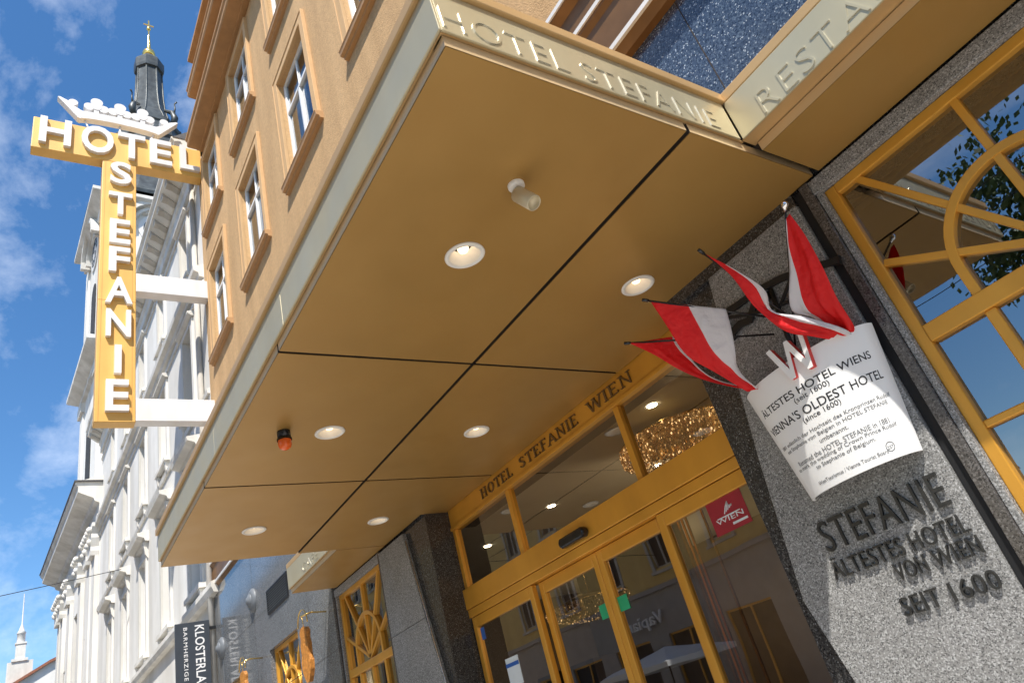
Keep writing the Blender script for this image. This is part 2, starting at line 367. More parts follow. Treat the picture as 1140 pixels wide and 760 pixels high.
# ================================================================== ground
g = MB(); g.face([(-400, -400, -0.125), (400, -400, -0.125), (400, 400, -0.125), (-400, 400, -0.125)])
tag(g.build('ground', 'asphalt'), kind='structure')
g = MB(); g.face([(-200, -8.5, -0.121), (200, -8.5, -0.121), (200, -1.2, -0.121), (-200, -1.2, -0.121)])
tag(g.build('road', 'asphalt'), kind='structure')
g = MB(); g.box(-200, 200, -1.0, 3.86, -0.12, 0.0); g.box(-200, 200, -13, -8.7, -0.12, 0.0)
tag(g.build('pavement', 'paving'), kind='structure')
g = MB(); g.box(-200, 200, -1.2, -1.003, -0.124, 0.004); g.box(-200, 200, -8.697, -8.5, -0.124, 0.004)
tag(g.build('kerb', 'kerb_stone'), kind='structure')

# ================================================================== hotel building
hotel = thing('hotel_building', (-8, YW, 0), 'sand coloured stucco hotel with white windows above a granite ground floor and brass doors', 'building')
WIN_X = (-2.335, -5.535, -8.735, -11.935, -15.135); WA = (9.88 + H, 12.56 + H); WB = (14.02 + H, 16.62 + H); WC = (5.75 + H, 8.2 + H); HW = 0.76
LEDGE = 5.47 + H
ops = []
for x in WIN_X:
    ops += [(x - HW, x + HW, *WA), (x - HW, x + HW, *WB)]
    if x < -8: ops.append((x - HW, x + HW, *WC))
XE = -16.72
mb = MB(); wall_open(mb, XE, 12, LEDGE, 17.1 + H, ops, YW, 0.16)
mb.face([(XE, YW, 0), (XE, YW, 17.1 + H), (XE, 16, 17.1 + H), (XE, 16, 0)])            # gable end
mb.face([(12, YW, 0), (12, 16, 0), (12, 16, 17.1 + H), (12, YW, 17.1 + H)])
mb.face([(XE, 16, 0), (XE, 16, 20 + H), (12, 16, 20 + H), (12, 16, 0)])
mb.face([(XE, YW, 17.1 + H), (12, YW, 17.1 + H), (12, 16, 17.1 + H), (XE, 16, 17.1 + H)])
mb.build('wall', 'stucco', hotel)
# main cornice and attic
c = MB()
prof = [(YW, 16.96 + H), (3.72, 16.96 + H), (3.70, 17.0 + H), (3.40, 17.02 + H), (3.37, 17.06 + H), (3.37, 17.22 + H), (3.33, 17.26 + H), (3.33, 17.34 + H), (YW, 17.42 + H)]
c.prism(prof, lambda u, v, d: (d, u, v), -15.85, 12)
c.build('cornice', 'eave_brown', hotel)
a = MB(); aops = [(x - 0.5, x + 0.5, 17.55 + H, 18.5 + H) for x in WIN_X]
wall_open(a, -15.25, 12, 17.4 + H, 18.7 + H, [o for o in aops if o[0] > -15.2], 3.62, 0.12)
a.face([(-15.25, 3.62, 17.4 + H), (-15.25, 3.62, 20.3 + H), (-15.25, 12, 20.3 + H), (-15.25, 12, 17.4 + H)])
a.box(-15.1, 12, 3.66, 3.8, 18.8 + H, 20.1 + H)
a.build('attic_wall', 'stucco_trim', hotel)
c = MB(); c.prism([(3.7, 18.52 + H), (3.36, 18.56 + H), (3.33, 18.62 + H), (3.33, 18.78 + H), (3.3, 18.8 + H), (3.3, 18.86 + H), (3.7, 18.9 + H)], lambda u, v, d: (d, u, v), -15.3, 12)
c.prism([(3.75, 20.0 + H), (3.36, 20.06 + H), (3.36, 20.2 + H), (3.75, 20.3 + H)], lambda u, v, d: (d, u, v), -15.2, 12)
c.build('attic_cornice', 'eave_brown', hotel)
r = MB(); r.prism([(3.5, 20.32 + H), (9.5, 24.2 + H), (15.9, 20.32 + H)], lambda u, v, d: (d, u, v), -15.15, 12); r.build('roof', 'roof_dark', hotel)
for x in WIN_X[:4]:
    f = MB(); f.box(x - 0.5, x + 0.5, 3.70, 3.74, 17.55 + H, 17.62 + H); f.box(x - 0.5, x + 0.5, 3.70, 3.74, 18.43 + H, 18.5 + H)
    for q in (-0.5, -0.035, 0.43): f.box(x + q, x + q + 0.07, 3.69, 3.735, 17.62 + H, 18.43 + H)
    fo = f.build('attic_window', 'white_frame', hotel)
    p = MB(); p.face([(x - 0.5, 3.72, 17.55 + H), (x + 0.5, 3.72, 17.55 + H), (x + 0.5, 3.72, 18.5 + H), (x - 0.5, 3.72, 18.5 + H)]); p.build('pane', 'window_glass', fo)
    b = MB(); b.box(x - 0.55, x + 0.55, 3.9, 3.95, 17.5 + H, 18.55 + H); b.build('curtain', 'curtain', fo)

def hotel_window(h):
    """template around (0,0,0) = middle of the opening's lower edge, wall plane y=0"""
    s = MB(); t = 0.17; pr = 0.065
    s.box(-HW - t, -HW - 0.001, -pr, 0.0, -0.02, h + t); s.box(HW + 0.001, HW + t, -pr, 0.0, -0.02, h + t); s.box(-HW - 0.001, HW + 0.001, -pr, 0.0, h + 0.001, h + t)
    s.box(-HW - t - 0.03, -HW - t, -pr - 0.015, 0, -0.02, h + t + 0.03); s.box(HW + t, HW + t + 0.03, -pr - 0.015, 0, -0.02, h + t + 0.03)
    s.box(-HW - t, HW + t, -pr - 0.015, 0, h + t, h + t + 0.03)
    root = s.build('window', 'stucco_trim', hotel, bevel=0.008, local=True)
    k = MB(); k.prism([(0.02, -0.16), (-0.07, -0.16), (-0.075, -0.12), (-0.13, -0.11), (-0.14, -0.03), (-0.15, -0.025), (-0.15, -0.004), (0.12, 0.02), (0.12, -0.1)], lambda u, v, d: (d, u, v), -HW - 0.24, HW + 0.24)
    k.build('sill', 'sill_brown', root, bevel=0.004, local=True)
    f = MB(); y0, y1 = 0.085, 0.15
    f.box(-HW, -HW + 0.075, y0, y1, 0, h); f.box(HW - 0.075, HW, y0, y1, 0, h); f.box(-HW + 0.075, HW - 0.075, y0, y1, 0, 0.09); f.box(-HW + 0.075, HW - 0.075, y0, y1, h - 0.075, h)
    zt = h * 0.66
    f.box(-HW + 0.075, HW - 0.075, y0 - 0.012, y1, zt, zt + 0.075); f.box(-0.04, 0.04, y0 - 0.008, y1, 0.09, zt); f.box(-0.018, 0.018, y0 + 0.01, y1, zt + 0.075, h - 0.075)
    f.build('frame', 'white_frame', root, bevel=0.006, local=True)
    p = MB(); p.face([(-HW, 0.125, 0), (HW, 0.125, 0), (HW, 0.125, h), (-HW, 0.125, h)]); p.build('pane', 'window_glass', root, local=True)
    cu = MB()
    for q0, q1 in ((-HW, -0.10), (0.10, HW)):
        n = 14; vs = []
        for i in range(n + 1):
            xx = q0 + (q1 - q0) * i / n; yy = 0.30 + 0.025 * math.sin(i * 2.1)
            vs += [(xx, yy, 0), (xx, yy, h)]
        cu.mesh(vs, [(2 * i, 2 * i + 2, 2 * i + 3, 2 * i + 1) for i in range(n)], 0, True)
    cu.build('curtain', 'curtain', root, local=True)
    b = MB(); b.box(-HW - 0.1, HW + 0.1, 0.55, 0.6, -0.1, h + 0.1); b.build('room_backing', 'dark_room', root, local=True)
    return root
base = Vector((-8, YW, 0))
for (z0, z1), xs in ((WA, WIN_X), (WB, WIN_X), (WC, WIN_X[2:])):
    t = None
    for x in xs:
        o = hotel_window(z1 - z0) if t is None else dupe(t)
        t = t or o
        o.location = Vector((x, YW, z0)) - base
        o.parent = hotel

# string course of brown metal mouldings over the granite ground floor
c = MB()
c.prism([(YW + .05, 4.42 + H), (3.80, 4.42 + H), (3.74, 4.52 + H), (3.74, 4.60 + H), (3.79, 4.64 + H), (3.79, 4.95 + H), (3.75, 5.0 + H), (3.75, 5.06 + H), (3.79, 5.10 + H), (3.79, 5.36 + H), (3.72, 5.42 + H), (3.72, 5.47 + H), (YW + .05, 5.50 + H)], lambda u, v, d: (d, u, v), -17.25, 12)
sc = c.build('string_course', 'ledge_brown', hotel)
c = MB()
for z, y in ((4.50, 3.735), (5.03, 3.745), (5.44, 3.715)): c.box(-17.25, 12, y - 0.012, y + 0.02, z + H, z + 0.045 + H)
c.build('metal_strip', 'sign_white', sc)

# granite ground floor
FW = (-0.64, -9.21, -12.5, -15.75); FH = 0.79; FZ1 = 2.29 + H; FZ0 = -0.75 + H
mb = MB(); wall_open(mb, -17.2, -10.05, 0, 4.42 + H, [(x - FH, x + FH, FZ0, FZ1) for x in FW[2:]], 3.80, 0.22)
mb.face([(-17.2, 3.80, 0), (-17.2, 3.80, 4.42 + H), (-17.2, 4.6, 4.42 + H), (-17.2, 4.6, 0)])
mb.face([(-10.05, 3.80, 0), (-10.05, 4.05, 0), (-10.05, 4.05, 4.42 + H), (-10.05, 3.80, 4.42 + H)])
gp = mb.build('granite_facing', 'granite_polished', hotel)
mb = MB()
for x in (-16.95, -14.1, -11.1): mb.box(x - 0.003, x + 0.003, 3.7985, 3.81, 0, 4.42 + H)
for z in (1.6, 3.0): mb.box(-17.2, -10.06, 3.7985, 3.81, z + H - 0.003, z + H + 0.003)
mb.build('panel_joint', 'joint_dark', gp)
# dark polished surround behind the pillars and the blue granite band above the canopy
XL, XR = -7.05, -2.78                   # entrance opening
mb = MB(); wall_open(mb, -10.05, 12, 0, 2.55 + H, [(-9.21 - FH - 0.05, -9.21 + FH + 0.05, FZ0, FZ1 + 0.01), (XL, XR, -0.01, 2.56 + H), (-0.64 - FH - 0.05, -0.64 + FH + 0.05, FZ0, FZ1 + 0.01)], YW + 0.02, YD - YW)
mb.build('dark_granite_surround', 'granite_dark', hotel)
mb = MB(); mb.box(-10.05, 12, YW + 0.02, YW + 0.1, 2.55 + H, 4.42 + H)
bb = mb.build('blue_granite_band', 'granite_blue', hotel)
mb = MB()
for x in (-9.6, -7.8, -6.0, -4.2, -1.62, 0.3): mb.box(x - 0.0035, x + 0.0035, YW + 0.0165, YW + 0.03, 2.55 + H, 4.42 + H)
mb.build('panel_joint', 'joint_dark', bb)
# light granite lintel, jamb strips and polished bands beside the fan windows
def window_stone(x, name='window_surround'):
    s = MB(); e = 0.0
    s.box(x - FH - 0.034, x - FH + 0.0, YW - 0.01, YW + 0.06, 0, FZ1); s.box(x + FH, x + FH + 0.034, YW - 0.01, YW + 0.06, 0, FZ1)
    s.box(x - FH - 0.045, x + FH + 0.045, YW - 0.02, YW + 0.06, FZ1 + 0.001, FZ1 + 0.095)
    s.box(x - FH, x + FH, YW - 0.02, YW + 0.3, 0, FZ0)
    o = s.build(name, 'granite_light', hotel, bevel=0.004)
    s = MB()
    for sg in (-1, 1):
        a, b = sorted((x + sg * (FH + 0.036), x + sg * (FH + 0.098))); s.box(a, b, YW - 0.03, YW + 0.05, 0, FZ1 + 0.10)
    s.build('polished_band', 'granite_brown', o, bevel=0.004)
window_stone(FW[0]); window_stone(FW[1])
# pillars
def slab(pts, y0, y1, name='pillar'):
    s = MB(); s.prism(pts, XZ(0), y0, y1); return s
zt = 2.315 + H
pr = slab([(-1.592, 0.0), (-1.592, zt), (-2.36, zt), (-2.593, 1.034 + H), (-2.708, 0.227 + H), (-2.61, -0.242 + H), (-2.37, 0.0)], YW - 0.035, YW + 0.018)
pil = pr.build('pillar', 'granite_light', hotel, bevel=0.006)
pj = MB(); pj.box(-2.78, -1.592, YW - 0.02, YW + 0.018, zt + 0.003, 2.40 + H); pj.build('pillar_cap', 'granite_dark', pil)
pl = slab([(-8.335, 0.0), (-7.35, 0.0), (-7.13, -0.2 + H), (-7.10, 0.1 + H), (-7.22, 0.62 + H), (-7.384, 1.336 + H), (-8.335, 1.336 + H)], YW - 0.035, YW + 0.018)
pl.prism([(-8.335, 1.341 + H), (-7.386, 1.341 + H), (-7.582, 2.36 + H), (-8.335, 2.36 + H)], XZ(0), YW - 0.035, YW + 0.018)
pil2 = pl.build('pillar', 'granite_light', hotel, bevel=0.005)
# slim bright steel tube along the left pillar slab edge
e = MB(); e.tube([(-7.10, YW - 0.03, 0.1 + H), (-7.205, YW - 0.03, 0.62 + H), (-7.53, YW - 0.03, 2.25 + H)], 0.006, 6); e.build('edge_trim', 'steel_letter', pil2)
# black strips beside the pillars, painting in the deep shade of the gaps
e = MB(); e.box(-1.588, -1.530, YW - 0.002, YW + 0.015, 0, zt + 0.07); e.build('gap_shade_strip', 'gap_shade', pil)
e = MB(); e.box(-8.38, -8.34, YW - 0.002, YW + 0.015, 0, zt + 0.07); e.build('gap_shade_strip', 'gap_shade', pil2)

# fan windows
def fan_window(x):
    f = MB(); y0, y1 = YW + 0.03, YW + 0.12
    fw = 0.065
    f.box(x - FH, x - FH + fw, y0, y1, FZ0, FZ1); f.box(x + FH - fw, x + FH, y0, y1, FZ0, FZ1); f.box(x - FH + fw, x + FH - fw, y0, y1, FZ1 - fw, FZ1); f.box(x - FH + fw, x + FH - fw, y0, y1, FZ0, FZ0 + fw)
    zt0, zt1 = 1.18 + H, 1.28 + H
    f.box(x - FH + fw, x + FH - fw, y0 - 0.006, y1, zt0, zt1)
    f.box(x - FH + fw, x + FH - fw, y0 + 0.004, y1, 0.68 + H, 0.72 + H)
    for q in (-0.42, 0.0, 0.42): f.box(x + q - 0.028, x + q + 0.028, y0 + 0.008, y1 - 0.01, FZ0 + fw, zt0)
    o = f.build('fan_window', 'brass', hotel, bevel=0.007)
    k = MB(); hub = Vector((x, 0, 1.30 + H)); ya, yb = y0 + 0.006, y1 - 0.006
    def bar(p, q, wd):
        d = Vector((q[0] - p[0], q[1] - p[1])); n = Vector((-d.y, d.x)).normalized() * wd / 2
        k.prism([(p[0] + n.x, p[1] + n.y), (p[0] - n.x, p[1] - n.y), (q[0] - n.x, q[1] - n.y), (q[0] + n.x, q[1] + n.y)][::-1], XZ(0), ya, yb)
    hz = 1.30 + H
    for (tx, tz) in ((0, 2.23 + H), (-0.62, 2.26 + H), (0.62, 2.26 + H), (-0.72, 1.70 + H), (0.72, 1.70 + H)): bar((x, hz), (x + tx, tz), 0.042)
    k.build('ray_bar', 'brass', o, bevel=0.005)
    ar = MB(); arc = [(-0.42, 1.28 + H), (-0.42, 1.43 + H)] + [(-0.42 * math.cos(t), 1.43 + H + 0.42 * math.sin(t)) for t in [math.pi * i / 28 for i in range(1, 28)]] + [(0.42, 1.43 + H), (0.42, 1.28 + H)]
    N = len(arc)
    vs = []
    for i, (ax, az) in enumerate(arc):
        if i in (0, 1): nx, nz = -1, 0
        elif i in (N - 1, N - 2): nx, nz = 1, 0
        else:
            nx, nz = ax / 0.42, (az - 1.43 - H) / 0.42
        for dd, yy in ((-0.025, ya - 0.006), (0.025, ya - 0.006), (0.025, yb), (-0.025, yb)): vs.append((x + ax + nx * dd, yy, az + nz * dd))
    ar.mesh(vs, [(4 * i + q, 4 * i + (q + 1) % 4, 4 * i + 4 + (q + 1) % 4, 4 * i + 4 + q) for i in range(N - 1) for q in range(4)])
    ar.build('arch_bar', 'brass', o, bevel=0.004)
    p = MB(); p.face([(x - FH, y0 + 0.045, FZ0), (x + FH, y0 + 0.045, FZ0), (x + FH, y0 + 0.045, FZ1), (x - FH, y0 + 0.045, FZ1)]); p.build('pane', 'fan_glass', o)
    return o
for x in FW: fan_window(x)

# entrance: header with lettering, transom lights, beam, four door leaves
hd = MB(); hd.box(XL, XR, YD - 0.02, YD + 0.1, 2.175 + H, 2.42 + H); hd.box(XL, XR, YD - 0.035, YD + 0.1, 2.165 + H, 2.20 + H)
header = hd.build('door_header', 'brass', hotel, bevel=0.004)
SER = {  # simple roman capitals: strokes (x0,y0,x1,y1,width) in a 1-high box, second item advance width
 'H': ([(.12, 0, .12, 1, .10), (.62, 0, .62, 1, .10), (.12, .52, .62, .52, .05)], [(.12, 0), (.62, 0), (.12, 1), (.62, 1)], .80),
 'O': ('O', [], .86), 'T': ([(.36, 0, .36, 1, .10), (.02, .975, .70, .975, .05), (.04, .80, .04, 1, .04), (.68, .80, .68, 1, .04)], [(.36, 0)], .74),
 'E': ([(.12, 0, .12, 1, .10), (.12, .975, .54, .975, .05), (.12, .52, .44, .52, .05), (.12, .025, .58, .025, .05), (.53, .82, .53, 1, .04), (.57, 0, .57, .2, .04)], [(.10, 0), (.10, 1)], .66),
 'L': ([(.12, 0, .12, 1, .10), (.12, .025, .56, .025, .05), (.55, 0, .55, .2, .04)], [(.12, 0), (.12, 1)], .62),
 'F': ([(.12, 0, .12, 1, .10), (.12, .975, .54, .975, .05), (.12, .52, .44, .52, .05), (.53, .82, .53, 1, .04)], [(.12, 0), (.12, 1)], .60),
 'A': ([(.06, 0, .38, 1, .05), (.38, 1, .72, 0, .10), (.18, .33, .60, .33, .05)], [(.06, 0), (.72, 0)], .80),
 'N': ([(.12, 0, .12, 1, .05), (.12, 1, .66, 0, .10), (.66, 0, .66, 1, .05)], [(.12, 0), (.12, 1), (.66, 1)], .80),
 'I': ([(.14, 0, .14, 1, .10)], [(.14, 0), (.14, 1)], .30),
 'W': ([(.04, 1, .28, 0, .10), (.28, 0, .50, 1, .05), (.50, 1, .74, 0, .10), (.74, 0, .96, 1, .05)], [(.04, 1), (.50, 1), (.96, 1)], 1.02),
 'S': ('S', [], .62)}
def serif_text(mb, s, x0, z0, h, w, y0, y1):
    adv = sum(SER[c][2] if c != ' ' else 0.5 for c in s) + 0.12 * (len(s) - 1); k = w / adv / h; u = x0
    for ch in s:
        if ch == ' ': u += (0.5 + 0.12) * h * k; continue
        st, sf, a = SER[ch]
        fn = lambda p, q: (u + p * h * k, z0 + q * h)
        def poly(pts): mb.prism([fn(*p) for p in pts], XZ(0), y1, y0)
        if st == 'O':
            n = 28; vs = []
            for i in range(n):
                t = 2 * math.pi * i / n; c, sn = math.cos(t), math.sin(t)
                for yy in (y0, y1):
                    for rr in (0, 1):
                        p = fn(.43 + c * (.38 if rr else .25), .5 + sn * (.52 if rr else .46)); vs.append((p[0], yy, p[1]))
            for i in range(n):
                j = (i + 1) % n; A, B = 4 * i, 4 * j
                mb.mesh([], []); off = len(mb.v)
                mb.v += [vs[A], vs[A + 1], vs[A + 2], vs[A + 3], vs[B], vs[B + 1], vs[B + 2], vs[B + 3]]
                for f in ((0, 1, 5, 4), (1, 3, 7, 5), (3, 2, 6, 7), (2, 0, 4, 6)): mb.f.append(tuple(off + q for q in f)); mb.m.append(0); mb.sm.append(False)
        elif st == 'S':
            cl = [(.50, .80), (.46, .92), (.32, .985), (.16, .93), (.09, .79), (.16, .64), (.32, .52), (.48, .40), (.54, .22), (.44, .07), (.28, .015), (.12, .07), (.06, .22)]
            wd = [.05, .05, .05, .07, .11, .13, .14, .13, .11, .07, .05, .05, .05]
            for i in range(len(cl) - 1):
                (ax, ay), (bx, by) = cl[i], cl[i + 1]; dx, dy = bx - ax, by - ay; l = math.hypot(dx, dy); nx, ny = -dy / l, dx / l
                poly([(ax - nx * wd[i] / 2, ay - ny * wd[i] / 2), (bx - nx * wd[i + 1] / 2, by - ny * wd[i + 1] / 2), (bx + nx * wd[i + 1] / 2, by + ny * wd[i + 1] / 2), (ax + nx * wd[i] / 2, ay + ny * wd[i] / 2)])
        else:
            for q, (ax, ay, bx, by, wd) in enumerate(st):
                dx, dy = bx - ax, by - ay; l = math.hypot(dx, dy); nx, ny = -dy / l * wd / 2, dx / l * wd / 2
                if abs(dx) > 0.02 and abs(dy) > 0.02: nx, ny = wd / 2 * (-1), 0
                e = 0.0004 * q
                pts = [(ax - nx, ay - ny), (bx - nx, by - ny), (bx + nx, by + ny), (ax + nx, ay + ny)]
                mb.prism([fn(*p) for p in pts], XZ(0), y1 - e, y0)
            for q, (px, py) in enumerate(sf):
                a0, a1 = (py, py + .035) if py == 0 else (py - .035, py)
                mb.prism([fn(px - .13, a0), fn(px + .13, a0), fn(px + .13, a1), fn(px - .13, a1)], XZ(0), y1 - 0.003 - 0.0004 * q, y0)
        u += (a + 0.12) * h * k
for wd_, x_, w_ in (('HOTEL', -6.26, 0.66), ('STEFANIE', -5.45, 1.03), ('WIEN', -4.25, 0.62)):
    s = MB(); serif_text(s, wd_, x_, 2.247 + H, 0.105, w_, YD - 0.021, YD - 0.036); s.build('header_lettering', 'letter_shadow', header)
# transom lights
tr = MB()
tr.box(XL, XR, YD + 0.0, YD + 0.06, 1.49 + H, 1.505 + H)
tro = tr.build('transom_window', 'brass', hotel, bevel=0.004)
for x, hwid in ((XL + 0.03, 0.03), (-5.815, 0.033), (-3.955, 0.033), (XR - 0.03, 0.03)):
    tr = MB(); tr.box(x - hwid, x + hwid, YD - 0.01, YD + 0.07, 1.492 + H, 2.165 + H); tr.build('mullion', 'brass', tro, bevel=0.004)
p = MB(); p.face([(XL, YD + 0.03, 1.49 + H), (XR, YD + 0.03, 1.49 + H), (XR, YD + 0.03, 2.17 + H), (XL, YD + 0.03, 2.17 + H)]); p.build('pane', 'door_glass', tro)
bm_ = MB(); bm_.box(XL, XR, YD - 0.05, YD + 0.12, 1.275 + H, 1.49 + H); bm_.box(XL, XR, YD - 0.035, YD + 0.12, 1.185 + H, 1.27 + H)
beam = bm_.build('door_beam', 'brass', hotel, bevel=0.006)
sn = MB(); pts = []
outl = [(-0.16, -0.045), (0.16, -0.045), (0.19, -0.02), (0.19, 0.02), (0.16, 0.045), (-0.16, 0.045), (-0.19, 0.02), (-0.19, -0.02)]
sn.prism([(-4.895 + u, 1.345 + H + v) for u, v in outl], XZ(0), YD - 0.13, YD - 0.051)
sn.build('door_sensor', 'black_plastic', beam, bevel=0.018)
def leaf(x0, x1, y, name):
    f = MB(); st = 0.07; z0, z1 = 0.02, 1.18 + H
    f.box(x0, x0 + st, y, y + 0.06, z0, z1); f.box(x1 - st, x1, y, y + 0.06, z0, z1); f.box(x0 + st, x1 - st, y, y + 0.06, z1 - 0.11, z1); f.box(x0 + st, x1 - st, y, y + 0.06, z0, z0 + 0.14)
    o = f.build(name, 'brass', hotel, bevel=0.006)
    p = MB(); p.face([(x0 + 0.03, y + 0.03, z0), (x1 - 0.03, y + 0.03, z0), (x1 - 0.03, y + 0.03, z1), (x0 + 0.03, y + 0.03, z1)]); p.build('pane', 'door_glass', o)
    return o
sl1 = leaf(XL + 0.02, -5.80, YD - 0.02, 'side_light'); d1 = leaf(-5.77, -4.832, YD + 0.045, 'sliding_door'); d2 = leaf(-4.826, -3.93, YD + 0.045, 'sliding_door'); sl2 = leaf(-3.925, XR - 0.02, YD - 0.02, 'side_light')
def sticker(par, x0, x1, z0, z1, y, m, name='sticker'):
    s = MB(); s.box(x0, x1, y - 0.004, y, z0, z1); return s.build(name, m, par)
st = sticker(sl2, -3.44, -3.10, 0.83 + H, 1.07 + H, YD + 0.008, 'sticker_red')
t = MB()
put_text(t, 'WIEN', plane_fn((-3.40, YD + 0.0035, 0.90 + H), (0.26, 0, 0), (0, 0, 0.035), (0, -1, 0), 0, 0.001)); put_text(t, 'since 1600', plane_fn((-3.36, YD + 0.0035, 0.855 + H), (0.18, 0, 0), (0, 0, 0.028), (0, -1, 0), 0, 0.001)) if False else None
for i in range(5): t.tube([(-3.30 + 0.02 * i, YD + 0.003, 0.955 + H + 0.008 * i), (-3.27 + 0.015 * i, YD + 0.003, 1.0 + H), (-3.24, YD + 0.003, 1.03 + H - 0.012 * i)], 0.004, 4)
t.box(-3.38, -3.16, YD + 0.001, YD + 0.004, 0.935 + H, 0.942 + H); t.box(-3.26, -3.12, YD + 0.001, YD + 0.004, 0.862 + H, 0.878 + H)
t = t if True else None
t.build('sticker_print', 'paper', st)
for px, par in ((-4.95, d1), (-4.70, d2)):
    g_ = MB(); g_.box(px - 0.07, px + 0.07, YD + 0.066, YD + 0.072, 0.64 + H, 0.76 + H); g_.build('sticker', 'sticker_green', par, bevel=0.01)
st = sticker(sl1, -6.60, -6.36, 0.40 + H, 0.66 + H, YD + 0.008, 'paper'); sticker(st, -6.60, -6.36, 0.575 + H, 0.61 + H, YD + 0.003, 'sticker_blue', 'sticker_band')
sticker(sl1, -6.94, -6.87, 0.93 + H, 1.05 + H, YD + 0.008, 'sticker_blue')
# lobby seen through the glass
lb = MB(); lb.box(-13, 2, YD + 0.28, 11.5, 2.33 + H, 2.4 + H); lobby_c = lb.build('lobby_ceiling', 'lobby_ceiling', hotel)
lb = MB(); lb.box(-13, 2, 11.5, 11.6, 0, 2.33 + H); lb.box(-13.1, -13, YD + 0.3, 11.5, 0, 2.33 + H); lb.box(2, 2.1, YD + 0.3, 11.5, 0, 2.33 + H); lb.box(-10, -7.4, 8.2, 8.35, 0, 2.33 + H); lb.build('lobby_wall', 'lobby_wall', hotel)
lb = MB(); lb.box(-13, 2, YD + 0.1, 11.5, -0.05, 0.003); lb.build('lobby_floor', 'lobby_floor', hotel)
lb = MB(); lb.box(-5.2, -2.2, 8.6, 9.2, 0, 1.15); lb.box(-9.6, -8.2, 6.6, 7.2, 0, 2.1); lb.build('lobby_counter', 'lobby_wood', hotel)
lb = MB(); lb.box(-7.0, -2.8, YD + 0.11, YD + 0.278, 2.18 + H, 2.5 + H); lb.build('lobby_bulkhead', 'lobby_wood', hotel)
for (x, y) in ((-6.9, 5.6), (-5.7, 6.4), (-4.2, 4.95), (-6.3, 8.6), (-4.4, 7.2), (-8.4, 5.5)):
    l = MB(); l.prism(circle(x, y, 0.05, 16), lambda u, v, d: (u, v, d), 2.322 + H, 2.327 + H); l.build('lobby_light', 'lobby_lit', hotel)
vg = MB(); vg.box(-5.4, -5.0, 5.9, 6.2, 2.318 + H, 2.328 + H); vg.build('lobby_vent', 'dark_room', hotel)
for x in (-4.03, -3.93, -3.885, -3.84, -3.66):
    gb = MB(); gb.box(x - 0.009, x + 0.009, 4.40, 4.415, 0.003, 1.22 + H); gb.build('lobby_rod', 'brass_polished', hotel)
def chandelier(name, c, rad, dz, n, label):
    t = thing(name, c, label, 'chandelier', 'gold crystal chandeliers in the lobby')
    b = MB(); rr = random.Random(3 + n)
    for i in range(n):
        a = rr.random() * 2 * math.pi; q = math.sqrt(rr.random()); s_ = 0.005 + 0.007 * rr.random()
        if rr.random() < 0.45: q = 1.0 - 0.04 * rr.random(); z = -dz * rr.random()
        else: z = -dz - 0.16 * (1 - q * q) * 1.0
        x, y = rad * q * math.cos(a), rad * q * math.sin(a)
        vs = [(x + s_, y, z), (x - s_, y, z), (x, y + s_, z), (x, y - s_, z), (x, y, z + s_ * 1.4), (x, y, z - s_ * 1.4)]
        b.mesh(vs, [(0, 2, 4), (2, 1, 4), (1, 3, 4), (3, 0, 4), (2, 0, 5), (1, 2, 5), (3, 1, 5), (0, 3, 5)])
    b.build('crystal_beads', 'crystal', t, local=True)
    k = MB(); k.lathe([(0.02, 0.16), (rad * 0.3, 0.15), (rad * 0.97, 0.02), (rad * 0.97, 0.0), (rad * 0.93, 0.0), (0.0, 0.1)], (0, 0, 0), 40); k.tube([(0, 0, 0.12), (0, 0, 2.33 + H - c[2])], 0.012, 8)
    k.build('mount', 'brass_polished', t, local=True)
    ld = bpy.data.lights.new('chandelier_bulb', 'POINT'); ld.energy = 70; ld.color = (1, 0.72, 0.42); ld.shadow_soft_size = 0.25
    lo = bpy.data.objects.new('chandelier_bulb', ld); COL.objects.link(lo); lo.parent = t; lo.location = (0, 1.0, -dz - 0.4)
chandelier('chandelier', (-4.45, 5.55, 2.13 + H), 0.70, 0.12, 4600, 'wide gold crystal chandelier seen through the glass above the door beam')
chandelier('chandelier', (-9.55, 8.0, 1.52 + H), 0.80, 0.10, 1500, 'gold crystal chandelier far back in the lobby seen through the sliding doors')

